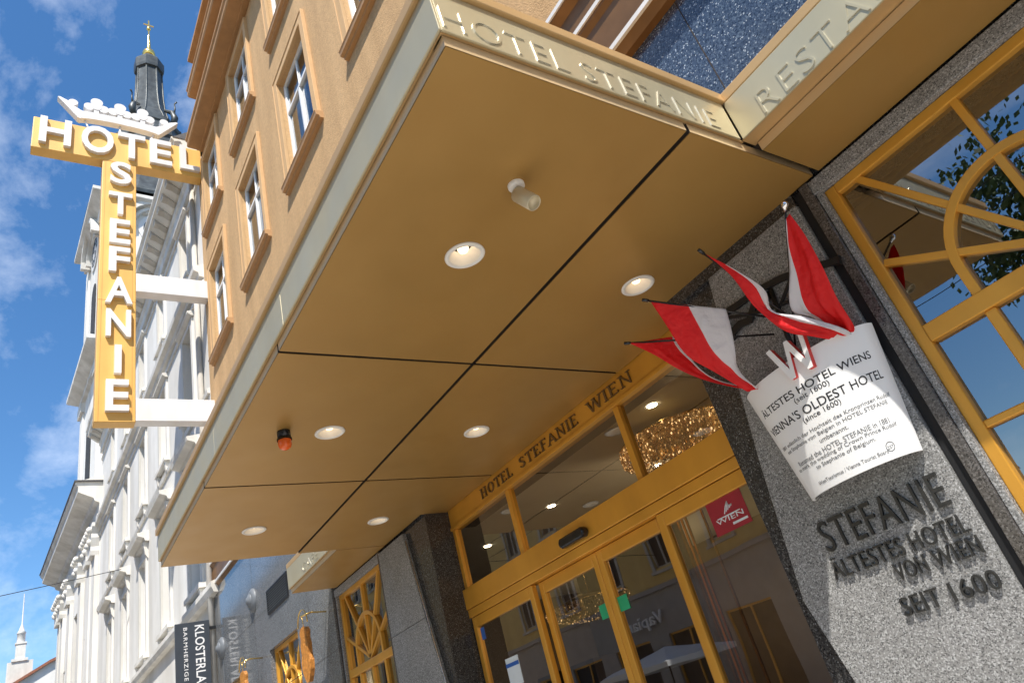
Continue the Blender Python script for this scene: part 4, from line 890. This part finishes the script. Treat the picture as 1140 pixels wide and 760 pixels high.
def nb_window(par, hw, h, hood, d=0.26):
    f = MB(); f.box(-hw, -hw + 0.08, d, d + 0.06, 0, h); f.box(hw - 0.08, hw, d, d + 0.06, 0, h); f.box(-hw + .08, hw - .08, d, d + 0.06, 0, 0.08); f.box(-hw + .08, hw - .08, d, d + .06, h - 0.08, h)
    f.box(-0.04, 0.04, d - 0.01, d + 0.06, 0.08, h - 0.08); f.box(-hw + .08, hw - .08, d - 0.005, d + .05, h * 0.62, h * 0.62 + 0.07)
    root = f.build('window', 'white_frame', par, local=True)
    p = MB(); p.face([(-hw, d + 0.04, 0), (hw, d + 0.04, 0), (hw, d + 0.04, h), (-hw, d + 0.04, h)]); p.build('pane', 'window_glass', root, local=True)
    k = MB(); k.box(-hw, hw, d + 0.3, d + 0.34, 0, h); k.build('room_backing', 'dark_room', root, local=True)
    s = MB(); s.box(-hw - 0.2, -hw - 0.002, -0.06, 0.0, -0.1, h + 0.14); s.box(hw + 0.002, hw + 0.2, -0.06, 0.0, -0.1, h + 0.14); s.box(-hw - .002, hw + .002, -0.06, 0, h + 0.002, h + 0.14)
    s.box(-hw - 0.26, hw + 0.26, -0.16, 0.0, -0.22, -0.102)
    for q in (-1, 1): s.prism([(-0.001, -0.65), (-0.10, -0.5), (-0.12, -0.3), (-0.14, -0.224), (-0.001, -0.224)], lambda u, v, dd: (dd, u, v), q * (hw + 0.1) - 0.07, q * (hw + 0.1) + 0.07)
    if hood:
        s.prism([(-0.001, h + 0.45), (-0.12, h + 0.47), (-0.16, h + 0.56), (-0.34, h + 0.62), (-0.36, h + 0.72), (-0.001, h + 0.80)], lambda u, v, dd: (dd, u, v), -hw - 0.42, hw + 0.42)
        for q in (-1, 1): s.prism([(-0.001, h - 0.1), (-0.09, h + 0.05), (-0.14, h + 0.3), (-0.16, h + 0.448), (-0.001, h + 0.448)], lambda u, v, dd: (dd, u, v), q * (hw + 0.2) - 0.085, q * (hw + 0.2) + 0.085)
    else:
        s.prism([(-0.001, h + 0.16), (-0.1, h + 0.18), (-0.18, h + 0.24), (-0.18, h + 0.30), (-0.001, h + 0.34)], lambda u, v, dd: (dd, u, v), -hw - 0.28, hw + 0.28)
    s.build('window_surround', 'white_stone', root, local=True)
    return root
for k, (z0, z1, hw) in enumerate(ROWS + ((0.8, 4.2, 0.75),)):
    t = None
    for u in UC:
        if t is None: o = t = nb_window(nb, hw, z1 - z0, k == 0)
        else: o = dupe(t); o.parent = nb
        o.location = (-u, 0, z0)

# church
ch = thing('church', (-37.1, 3.28, 0), 'white church with pilasters, clock tower and dark copper spire rising behind the yellow sign', 'church', rz=0.052)
CW = 13.2
cops = [(-3.0 - 0.7, -3.0 + 0.7, 6.0, 10.5), (-10.2 - 0.7, -10.2 + 0.7, 6.0, 10.5), (-6.6 - 1.0, -6.6 + 1.0, 6.5, 12.5), (-6.6 - 1.3, -6.6 + 1.3, 0.05, 4.6)]
b = MB(); wall_open(b, -CW, 0, 0, 16.4, cops, 0, 0.4); b.face([(0, 0, 0), (0, 20, 0), (0, 20, 16.4), (0, 0, 16.4)]); b.face([(-CW, 0, 0), (-CW, 0, 16.4), (-CW, 20, 16.4), (-CW, 20, 0)])
b.box(-CW + 0.2, -0.2, 0.7, 0.9, 0.1, 16.3); b.box(-CW + 1.0, -1.6, 0.3, 8, 17.2, 20.6)
b.build('wall', 'white_render', ch, local=True)
b = MB(); b.prism([(0.2, 14.9), (-0.14, 14.9), (-0.18, 15.2), (-0.10, 15.25), (-0.10, 15.75), (-0.3, 15.85), (-0.36, 16.0), (-0.92, 16.25), (-1.0, 16.3), (-1.0, 16.55), (-1.12, 16.68), (-1.12, 16.8), (0.2, 17.2)], lambda u, v, d: (d, u, v), -CW - 0.6, 0.45)
b.build('cornice', 'white_stone', ch, local=True)
b = MB(); b.box(-CW - 0.7, 0.55, -1.17, 0.3, 16.80, 16.86); b.build('roof_edge', 'roof_dark', ch, local=True)
for u in (-0.5, -1.9, -4.7, -8.5, -11.3, -12.7):
    b = MB(); b.box(u - 0.42, u + 0.42, -0.16, 0.0, 0, 13.4); b.box(u - 0.5, u + 0.5, -0.22, 0, 0, 1.2); pz = b.build('pilaster', 'white_render', ch, local=True)
    b = MB(); b.prism([(-0.42, 13.402), (0.42, 13.402), (0.46, 13.6), (0.44, 13.8), (0.56, 14.2), (0.52, 14.4), (0.68, 14.7), (0.68, 14.88), (-0.68, 14.88), (-0.68, 14.7), (-0.52, 14.4), (-0.56, 14.2), (-0.44, 13.8), (-0.46, 13.6)], lambda p, q, d: (u + p, d, q), -0.34, -0.002)
    for q in (-0.3, 0, 0.3): b.lathe([(0.0, -0.16), (0.1, -0.1), (0.15, 0.05), (0.08, 0.15), (0.0, 0.16)], (u + q, -0.36, 13.95 + abs(q) * 0.3), 8); b.lathe([(0.0, -0.16), (0.1, -0.1), (0.15, 0.05), (0.08, 0.15), (0.0, 0.16)], (u + q * 1.6, -0.42, 14.55), 8)
    b.build('capital', 'white_stone', pz, local=True)
for a_, c_, z0, z1 in cops:
    f = MB(); f.box(a_, a_ + 0.1, 0.3, 0.4, z0, z1); f.box(c_ - 0.1, c_, 0.3, 0.4, z0, z1); f.box(a_ + .1, c_ - .1, 0.3, 0.4, z1 - 0.1, z1); f.box((a_ + c_) / 2 - 0.05, (a_ + c_) / 2 + 0.05, 0.29, 0.4, z0, z1 - .1)
    fo = f.build('window', 'grey_stone', ch, local=True)
    p = MB(); p.face([(a_, 0.36, z0), (c_, 0.36, z0), (c_, 0.36, z1), (a_, 0.36, z1)]); p.build('pane', 'window_glass', fo, local=True)
# tower: centre at world (-42, 6.3); in the church's own axes
TCX, TCY, TH = -5.2, 3.28, 3.2
def ring(b, hw, z0, prof, mi=0):
    """profile (outset, height) swept round a square of half width hw"""
    vs = []
    for o, z in prof:
        for sx, sy in ((-1, -1), (1, -1), (1, 1), (-1, 1)): vs.append((TCX + sx * (hw + o), TCY + sy * (hw + o), z0 + z))
    n = len(prof); b.mesh(vs, [(4 * i + k, 4 * i + (k + 1) % 4, 4 * i + 4 + (k + 1) % 4, 4 * i + 4 + k) for i in range(n - 1) for k in range(4)], mi)
b = MB(); b.box(TCX - TH, TCX + TH, TCY - TH, TCY + TH, 16.4, 37.6)
for sx in (-1, 1):
    for sy in (-1, 1):
        for z0, z1 in ((17.5, 24.9), (27.2, 36.6)): b.box(TCX + sx * (TH - 0.42) - 0.52, TCX + sx * (TH - 0.42) + 0.52, TCY + sy * (TH - 0.42) - 0.52, TCY + sy * (TH - 0.42) + 0.52, z0, z1)
tw = b.build('tower', 'white_render', ch, local=True)
b = MB(); pf = [(0.0, 0), (0.2, 0.1), (0.2, 0.4), (0.35, 0.5), (0.75, 0.8), (0.8, 0.85), (0.8, 1.1), (0.0, 1.4)]
ring(b, TH, 25.2, pf); ring(b, TH, 36.4, pf)
for sx in (-1, 1):
    for sy in (-1, 1):
        for z in (24.6, 36.0): b.box(TCX + sx * (TH - 0.42) - 0.66, TCX + sx * (TH - 0.42) + 0.66, TCY + sy * (TH - 0.42) - 0.66, TCY + sy * (TH - 0.42) + 0.66, z, z + 0.62)
b.build('tower_cornice', 'white_stone', tw, local=True); b = MB()
# arched hood mould over each clock
for k in range(12):
    t0, t1 = math.pi * k / 12, math.pi * (k + 1) / 12
    for r0, r1, d in ((1.55, 1.75, 0.35), (1.85, 2.15, 0.6)):
        P = [(math.cos(t) * r * (1.0 if r < 1.8 else 1.05), 35.3 + math.sin(t) * r) for t, r in ((t0, r0), (t0, r1), (t1, r1), (t1, r0))]
        b.prism(P, lambda u, v, dd: (TCX + TH + dd, TCY + u, v), 0.0, d); b.prism([(p, q) for p, q in P], lambda u, v, dd: (TCX + u, TCY - TH - dd, v), 0.0, d)
b.build('clock_hood', 'white_stone', tw, local=True)
for fn in (lambda u, v, d: (TCX + TH + d, TCY + u, 35.3 + v), lambda u, v, d: (TCX + u, TCY - TH - d, 35.3 + v)):
    c = MB(); c.prism(circle(0, 0, 1.3, 40), fn, 0.01, 0.08); ck = c.build('clock', 'white_frame', tw, local=True) if False else c.build('clock_face', 'sign_white', tw, local=True)
    c = MB()
    for r0, r1 in ((0.92, 1.0), (0.55, 0.60)):
        for k in range(36):
            t0, t1 = 2 * math.pi * k / 36, 2 * math.pi * (k + 1) / 36
            c.prism([(r0 * math.cos(t0), r0 * math.sin(t0)), (r1 * math.cos(t0), r1 * math.sin(t0)), (r1 * math.cos(t1), r1 * math.sin(t1)), (r0 * math.cos(t1), r0 * math.sin(t1))], fn, 0.081, 0.10)
    for k in range(12):
        t0 = 2 * math.pi * k / 12; d_ = Vector((math.cos(t0), math.sin(t0))); q_ = Vector((-d_.y, d_.x)) * 0.03
        a1, a2 = d_ * 0.6, d_ * 0.92; c.prism([tuple(a1 - q_), tuple(a2 - q_), tuple(a2 + q_), tuple(a1 + q_)], fn, 0.081, 0.099)
    c.prism([(-0.04, -0.1), (0.04, -0.1), (0.03, 0.8), (-0.03, 0.8)], fn, 0.101, 0.115); c.prism([(-0.1, -0.04), (0.5, -0.3), (0.52, -0.24), (-0.1, 0.05)], fn, 0.116, 0.125)
    c.build('clock_dial', 'charcoal_sign', tw, local=True)
for z0, z1 in ((18.8, 23.0), (28.5, 32.6)):
    for fn in (lambda u, v, d: (TCX + TH + d, TCY + u, v), lambda u, v, d: (TCX + u, TCY - TH - d, v)):
        c = MB(); c.prism([(-0.75, z0), (0.75, z0)] + [(0.75 * math.cos(t), z1 - 0.75 + 0.75 * math.sin(t)) for t in [math.pi * i / 10 for i in range(11)]] + [], fn, 0.01, 0.05); c.build('louvre', 'dark_room', tw, local=True)
sp_ = MB(); C8 = (TCX, TCY + 0.1, 0)
pr = [(4.35, 37.75), (4.4, 38.0), (3.9, 38.6), (3.35, 39.8), (3.0, 41.4), (2.85, 42.6), (2.95, 42.8), (2.95, 43.2), (2.6, 43.4), (2.5, 45.3), (2.65, 45.5), (2.65, 45.9), (2.2, 46.2), (2.1, 47.3), (2.2, 47.4), (2.2, 47.8), (1.75, 48.1), (1.62, 48.6), (1.3, 49.4), (1.12, 50.4), (1.02, 51.6), (0.94, 54.6), (1.1, 54.7), (1.14, 55.0), (1.14, 55.7), (1.02, 55.95), (0.72, 56.1), (0.55, 56.6), (0.42, 56.75), (0.0, 56.8)]
sp_.lathe(pr, C8, 8, smooth=False, rot=math.pi / 8)
spire = sp_.build('spire', 'copper_dark', ch, local=True)
sp_ = MB()
for k in range(8):
    a_ = math.pi / 8 + k * math.pi / 4
    sp_.tube([(C8[0] + r_ * math.cos(a_), C8[1] + r_ * math.sin(a_), z_) for r_, z_ in pr[14:22]], 0.07, 6)
for k in range(4):
    a_ = math.pi / 4 + k * math.pi / 2; P = lambda r_, z_: (C8[0] + r_ * math.cos(a_), C8[1] + r_ * math.sin(a_), z_)
    sp_.tube([P(1.3, 49.7), P(1.9, 49.2), P(2.1, 48.5), P(1.95, 47.8)], [0.12, 0.2, 0.26, 0.2], 8); sp_.tube([P(2.0, 48.9), P(2.15, 49.6), P(2.1, 50.1), P(2.3, 50.25)], [0.12, 0.06, 0.05, 0.08], 6)
sp_.build('spire_rib', 'copper_dark', spire, local=True)
sp_ = MB(); sp_.lathe([(0.25, 56.75), (0.4, 56.85), (0.5, 57.1), (0.44, 57.4), (0.22, 57.6), (0.16, 57.9), (0.13, 58.6), (0.09, 59.6)], C8, 20); sp_.lathe([(0.0, 60.3), (0.16, 60.4), (0.16, 60.6), (0.0, 60.7)], C8, 10)
sp_.box(C8[0] - 0.05, C8[0] + 0.05, C8[1] - 0.05, C8[1] + 0.05, 59.5, 61.6); sp_.box(C8[0] - 0.04, C8[0] + 0.04, C8[1] - 0.4, C8[1] + 0.4, 60.95, 61.05)
sp_.build('finial', 'gold_leaf', spire, local=True)

# far gabled house with a slim turret
fh = thing('gabled_house', (-70, 1.5, 0), 'low white gabled building with a slim turret and thin spike at the far left', 'house')
b = MB(); b.prism([(-7, 0), (9, 0), (9, 18.4), (7.5, 18.3), (1.5, 15.6), (-7, 11)], lambda u, v, d: (d, 1.5 + u, v), -84, -70); b.build('wall', 'white_render', fh)
b = MB(); b.prism([(-7.2, 11.0), (1.5, 15.72), (9.2, 18.75), (9.2, 18.55), (1.5, 15.5), (-7.2, 10.8)], lambda u, v, d: (d, 1.5 + u, v), -84.3, -69.7); b.build('roof', 'tile_roof', fh)
b = MB(); b.box(-71.2, -70.4, 0.2, 1.9, 12, 16.1); b.box(-71.3, -70.3, 0.45, 1.55, 16.1, 16.3); b.box(-71.0, -70.4, 0.68, 1.35, 16.3, 17.4); b.box(-71.05, -70.35, 0.62, 1.4, 17.4, 17.52); b.lathe([(0.3, 17.52), (0.28, 18.2), (0.34, 18.25), (0.2, 18.5), (0.05, 19.0), (0.03, 21.4)], (-70.7, 1.0, 0), 12)
b.build('turret', 'white_stone', fh)

# ================================================================== small things on the left wall
# projecting shop sign of the house next door
ks = thing('projecting_sign', (-17.15, 3.32, 3.8 + H), 'narrow charcoal hanging shop sign with white lettering reading downwards', 'sign')
b = MB(); b.box(-17.22, -17.14, 2.97, 3.66, 1.0 + H, 3.82 + H); kb = b.build('sign_board', 'charcoal_sign', ks, bevel=0.006)
b = MB(); put_text(b, 'KLOSTERLADEN', plane_fn((-17.14, 3.36, 3.74 + H), (0, 0, -1.62), (0, 0.19, 0), (1, 0, 0), 0, 0.004), 0.012, 1.05); b.build('sign_lettering', 'sign_white', kb); b = MB(); put_text(b, 'BARMHERZIGE BRÜDER', plane_fn((-17.14, 3.13, 3.72 + H), (0, 0, -1.75), (0, 0.095, 0), (1, 0, 0), 0, 0.004), 0.004, 1.2)
b.build('sign_lettering', 'sign_white', kb)
b = MB(); b.box(-17.20, -17.16, 3.66, 3.95, 3.62 + H, 3.68 + H); b.box(-17.20, -17.16, 3.66, 3.95, 1.2 + H, 1.26 + H); b.build('sign_bracket', 'iron', ks)
ws = thing('wall_sign', (-18.6, 3.72, 2.5 + H), 'small slate grey sign panel on the white wall behind the projecting sign', 'sign')
b = MB(); b.box(-19.6, -17.6, 3.66, 3.74, 2.5 + H, 3.25 + H); b.build('sign_panel', 'slate_sign', ws, bevel=0.01)
b = MB(); put_text(b, 'KLOSTERLADEN', plane_fn((-19.45, 3.66, 2.95 + H), (1.7, 0, 0), (0, 0, 0.14), (0, -1, 0), 0, 0.003)); b.build('sign_lettering', 'white_frame', ws)
# vent grille
vt = thing('vent_grille', (-12.5, 3.79, 3.05 + H), 'dark slatted ventilation grille in the polished grey granite wall', 'vent')
b = MB(); b.box(-13.15, -11.95, 3.775, 3.80, 2.86 + H, 2.89 + H); b.box(-13.15, -11.95, 3.775, 3.80, 3.24 + H, 3.27 + H); b.box(-13.15, -13.12, 3.775, 3.80, 2.89 + H, 3.24 + H); b.box(-11.98, -11.95, 3.775, 3.80, 2.89 + H, 3.24 + H); b.box(-13.12, -11.98, 3.795, 3.799, 2.89 + H, 3.24 + H)
vf = b.build('vent_frame', 'iron', vt)
for k in range(9):
    b = MB(); z = 2.905 + H + k * 0.039; b.prism([(3.776, z), (3.794, z + 0.018), (3.794, z + 0.024), (3.776, z + 0.006)], lambda u, v, d: (d, u, v), -13.119, -11.981); b.build('slat', 'slate_sign', vf)
# round wall lamps
for (x, z), lab in (((-14.08, 3.37), 'round stepped metal wall lamp on the polished granite nearest the vent grille'), ((-16.7, 3.10), 'round stepped metal wall lamp on the polished granite nearest the projecting shop sign')):
    t = thing('wall_lamp', (x, 3.80, z + H), lab, 'wall lamp', 'round wall lamps on the polished granite')
    b = MB(); A = Vector((0, -1, 0)); b.lathe([(0.22, 0.0), (0.22, 0.025), (0.19, 0.04), (0.18, 0.06), (0.13, 0.065)], (0, 0, 0), 32, axis=A); b.build('lamp_ring', 'slate_sign', t, local=True)
    b = MB(); b.lathe([(0.13, 0.06), (0.12, 0.09), (0.07, 0.10), (0.06, 0.125), (0.0, 0.13)], (0, 0, 0), 32, axis=A); b.build('lamp_lens', 'slate_sign', t, local=True)
# carved hanging signs on ring brackets
def hang(x, z, s, lab):
    t = thing('hanging_sign', (x, 3.72, z + H), lab, 'hanging sign', 'gingerbread coloured hanging signs by the fan windows')
    rr = random.Random(5); o = []
    P = [(0.0, 0.52), (0.10, 0.50), (0.16, 0.42), (0.13, 0.30), (0.17, 0.16), (0.15, 0.0), (0.20, -0.14), (0.18, -0.30), (0.12, -0.42), (0.05, -0.52)]
    ol = P + [(-a, b_) for a, b_ in P[::-1]]
    vs, fs = outline_mesh([(a * s, b_ * s) for a, b_ in ol], [], 0.06); b = MB(); b.mesh([(v.x * 0.8, -0.26 + v.z + 0.35 * v.x * 0.5, v.y) for v in vs], fs); b.build('carved_board', 'gingerbread', t, bevel=0.012, local=True)
    b = MB(); b.tube([(0, 0.08, 0.75 * s), (0, -0.15, 0.78 * s), (0, -0.30, 0.72 * s)], 0.012, 8)
    b.tube([(-0.30 * math.cos(a) * s, -0.28 + 0.0 * a, 0.55 * s + 0.30 * math.sin(a) * s) for a in [math.pi * i / 16 for i in range(17)]], 0.010, 8)
    b.tube([(0, -0.27, 0.50 * s), (0, -0.28, 0.72 * s)], 0.006, 6); b.build('ring_bracket', 'brass_polished', t, local=True)
hang(-10.35, 1.66, 0.70, 'orange brown carved hanging sign under a thin ring beside the vent grille')
hang(-13.75, 1.75, 0.70, 'orange brown carved hanging sign at the lower edge next to the far fan window')
b = MB(); b.box(-2.62, -2.55, YD + 0.12, 7.5, 0.003, 2.32 + H); b.box(-2.549, 1.9, 6.6, 6.7, 0.003, 2.32 + H); b.box(-2.54, 1.9, YD + 0.12, 6.59, 2.27 + H, 2.32 + H); b.build('blocking_partition', 'lobby_wood', hotel)  # dark partition added to block the lit lobby so pane reflections dominate
t = thing('table_lamp', (-0.75, 5.0, 0.9 + H), 'cream drum lamp shade standing behind the lower panes of the fan window', 'lamp')
b = MB(); b.lathe([(0.17, -0.14), (0.15, 0.14)], (0, 0, 0), 28); b.build('lamp_shade', 'lamp_white', t, local=True); b = MB(); b.lathe([(0.10, -0.9), (0.03, -0.8), (0.02, -0.1)], (0, 0, 0), 16); b.build('lamp_stem', 'brass_polished', t, local=True)
# overhead cable
cb = MB(); A, B = Vector((-33, 3.0, 9.6 + H)), Vector((-13.0, -9.0, 2.6 + H + 4))
P0 = Vector((-28.3, 3.1, 8.45 + H)); 
cb.tube([Vector((-28.3, 3.2, 8.46 + H)).lerp(Vector((-18.4, -10.4, 4.1 + H)), i / 12) - Vector((0, 0, 0.12 * math.sin(math.pi * i / 12))) for i in range(13)], 0.012, 6)
cable = tag(cb.build('overhead_cable', 'wire_black'), 'thin black cable spanning the sky from the white building at lower left', 'cable')

# ================================================================== across the street
ob = thing('ochre_building', (-30, -13, 0), 'ochre building across the street with a grey shop front, mirrored in the doors', 'building')
AX = [-14.1 - 3.3 * i for i in range(13)]; aops = [(x - 0.55, x + 0.55, z, z + 2.1) for x in AX for z in (5.7, 9.3, 12.5)] + [(x - 1.1, x + 1.1, 0.3, 3.3) for x in AX]
b = MB(); V = []
wall_open(b, -57, -12.5, 5.1, 15.6, [o for o in aops if o[2] > 5], 0, 0.2); b.face([(-12.5, 0, 0), (-12.5, 12, 0), (-12.5, 12, 15.6), (-12.5, 0, 15.6)])
def flip(b, y0=-13):                     # built facing -y, turned to face the hotel
    b.v = [(x, y0 - y, z) for x, y, z in b.v]; b.f = [f[::-1] for f in b.f]; return b
flip(b).build('wall', 'ochre', ob)
b = MB(); wall_open(b, -57, -12.5, 0, 5.0, [o for o in aops if o[2] < 5], 0, 0.3); b.box(-57, -12.5, -0.12, 0.0, 4.95, 5.12); b.box(-57, -12.5, -0.4, 0.0, 15.5, 15.9); b.box(-57, -12.5, -0.06, 0, 8.7, 8.85); flip(b).build('shop_front', 'shop_grey', ob)
b = MB(); b.prism([(-12.6, 15.6), (-19, 19.5), (-25, 15.6)], lambda u, v, d: (d, u, v), -57, -12.5); b.build('roof', 'tile_roof', ob)
t = None
for z, h_, hw in ((5.7, 2.1, 0.55), (9.3, 2.1, 0.55), (12.5, 2.1, 0.55), (0.3, 3.0, 1.1)):
    t = None
    for x in AX:
        if t is None:
            f = MB(); f.box(-hw, -hw + .07, -0.16, -0.1, 0, h_); f.box(hw - .07, hw, -0.16, -0.1, 0, h_); f.box(-hw, hw, -0.155, -0.1, h_ - .07, h_); f.box(-hw, hw, -0.155, -0.1, 0, .07); f.box(-.04, .04, -.15, -.1, .07, h_ - .07)
            if z > 1: f.box(-hw - .15, -hw, 0, .05, -.1, h_ + .15); f.box(hw, hw + .15, 0, .05, -.1, h_ + .15); f.box(-hw - .2, hw + .2, 0, .12, h_ + .15, h_ + .3); f.box(-hw - .2, hw + .2, 0, .12, -.2, -.1)
            t = o = f.build('window', 'grey_stone' if z > 1 else 'brass', ob, local=True)
            p = MB(); p.box(-hw, hw, -.19, -.17, 0, h_); p.build('pane', 'dark_room', o, local=True)
        else: o = dupe(t); o.parent = ob
        o.location = (x + 30, 0, z)
b = MB(); put_text(b, 'Vapiano', plane_fn((-21.6, -13, 3.62), (-2.6, 0, 0), (0, 0, 0.62), (0, 1, 0), 0.125, 0.2), 0.01); b.build('shop_lettering', 'sign_white', ob)
gb_ = thing('grey_building', (-105, -13, 0), 'tall pale grey building far down the opposite side, mirrored in the polished granite', 'building')
b = MB(); gx = [-60 - 3.6 * i for i in range(24)]; wall_open(b, -150, -57.2, 0, 20.6, [(x - .6, x + .6, z, z + 2.2) for x in gx for z in (1.2, 5.4, 9.4, 13.2, 16.8)], 0, .25); b.box(-150, -57.2, -.4, 0, 20.3, 20.8); b.box(-149.9, -57.3, .25, 12, 0.05, 20.5); flip(b).build('wall', 'grey_stone', gb_)
um = thing('cafe_umbrella', (-19.7, -10.5, 0), 'square off white cafe umbrella across the street, mirrored in the sliding door', 'umbrella')
b = MB(); C_ = (-19.7, -10.5); cor = [(C_[0] + a * 1.75, C_[1] + c_ * 1.75, 2.25) for a, c_ in ((-1, -1), (1, -1), (1, 1), (-1, 1))]
for i in range(4): b.face([cor[i], cor[(i + 1) % 4], (C_[0], C_[1], 2.78)]); p, q = cor[i], cor[(i + 1) % 4]; b.face([p, (p[0], p[1], 2.08), (q[0], q[1], 2.08), q])
b.build('canopy', 'canvas', um); b = MB(); b.tube([(C_[0], C_[1], 0), (C_[0], C_[1], 2.8)], 0.03, 10); b.lathe([(0.35, 0), (0.35, 0.08), (0.05, 0.12)], (C_[0], C_[1], 0), 20); b.build('pole', 'iron', um)
# tree seen in the right window
tr = thing('tree', (-0.8, -10.5, 0), 'leafy green street tree across the road, mirrored in the fan window', 'tree')
b = MB(); rr = random.Random(11)
b.tube([(-0.8, -10.5, 0), (-0.75, -10.5, 2), (-0.9, -10.45, 4.5), (-0.8, -10.4, 7), (-0.7, -10.5, 9.5)], [0.24, 0.2, 0.16, 0.1, 0.04], 10)
lim = []
for k in range(14):
    a_ = rr.random() * 6.28; z_ = 3.5 + rr.random() * 4.5; l_ = 1.6 + rr.random() * 1.5
    e_ = (-0.8 + math.cos(a_) * l_, -10.5 + math.sin(a_) * l_, z_ + 1.2 + rr.random()); lim.append(e_)
    b.tube([(-0.8, -10.5, z_), (-0.8 + math.cos(a_) * l_ * .5, -10.5 + math.sin(a_) * l_ * .5, z_ + 0.8), e_], [0.07, 0.05, 0.015], 6)
b.build('trunk', 'bark', tr)
b = MB()
for k in range(260):
    c_ = Vector(rr.choice(lim)) if rr.random() < 0.6 else Vector((-0.8 + rr.gauss(0, 1.2), -10.5 + rr.gauss(0, 1.2), 7.5 + rr.gauss(0, 1.7)))
    c_ = c_ + Vector((rr.gauss(0, .4), rr.gauss(0, .4), rr.gauss(0, .4)))
    for q in range(75):
        p = c_ + Vector((rr.gauss(0, .32), rr.gauss(0, .32), rr.gauss(0, .28))); n_ = Vector((rr.gauss(0, 1), rr.gauss(0, 1), rr.gauss(0, 1) + 0.6)).normalized(); s_ = 0.07 + 0.05 * rr.random(); a1 = n_.orthogonal().normalized() * s_; a2 = n_.cross(a1) * 0.6
        b.face([p + a1, p + a2, p - a1, p - a2])
b.build('crown', 'leaf', tr)
lh = thing('tiled_house', (-17, -28, 0), 'distant cream house with a brown tiled roof, mirrored in the lower panes', 'house')
b = MB(); b.box(-30, -15.6, -36, -26, 0, 6.8); b.build('wall', 'cream', lh)
b = MB(); b.prism([(-25.6, 6.7), (-31, 10.3), (-36.4, 6.7)], lambda u, v, d: (d, u, v), -30.4, -15.2); b.build('roof', 'tile_roof', lh)
eb = thing('bounce_building', (22, -13, 0), 'unseen cream building added across the road to bounce light', 'building')
b = MB(); ex = [12 + 3.2 * i for i in range(8)]; wall_open(b, 9, 36, 0, 14, [(x - .55, x + .55, z, z + 2) for x in ex for z in (1.2, 5, 8.4, 11)], 0, .25); b.box(9, 36, -.3, 0, 13.8, 14.2); b.box(9.1, 35.9, .25, 10, 0.05, 13.9); flip(b).build('wall', 'cream', eb)  # building out of view, added to bounce light into the street
for y, z in ((-3.2, 6.6), (-4.4, 6.7), (-6.0, 6.6)):
    b = MB(); b.tube([(-60, y, z), (-20, y, z - .15), (20, y, z - .15), (60, y, z)], 0.009, 6); tag(b.build('tram_wire', 'wire_black'), 'thin overhead tram wire strung along the middle of the street', 'wire', 'tram wires over the street')
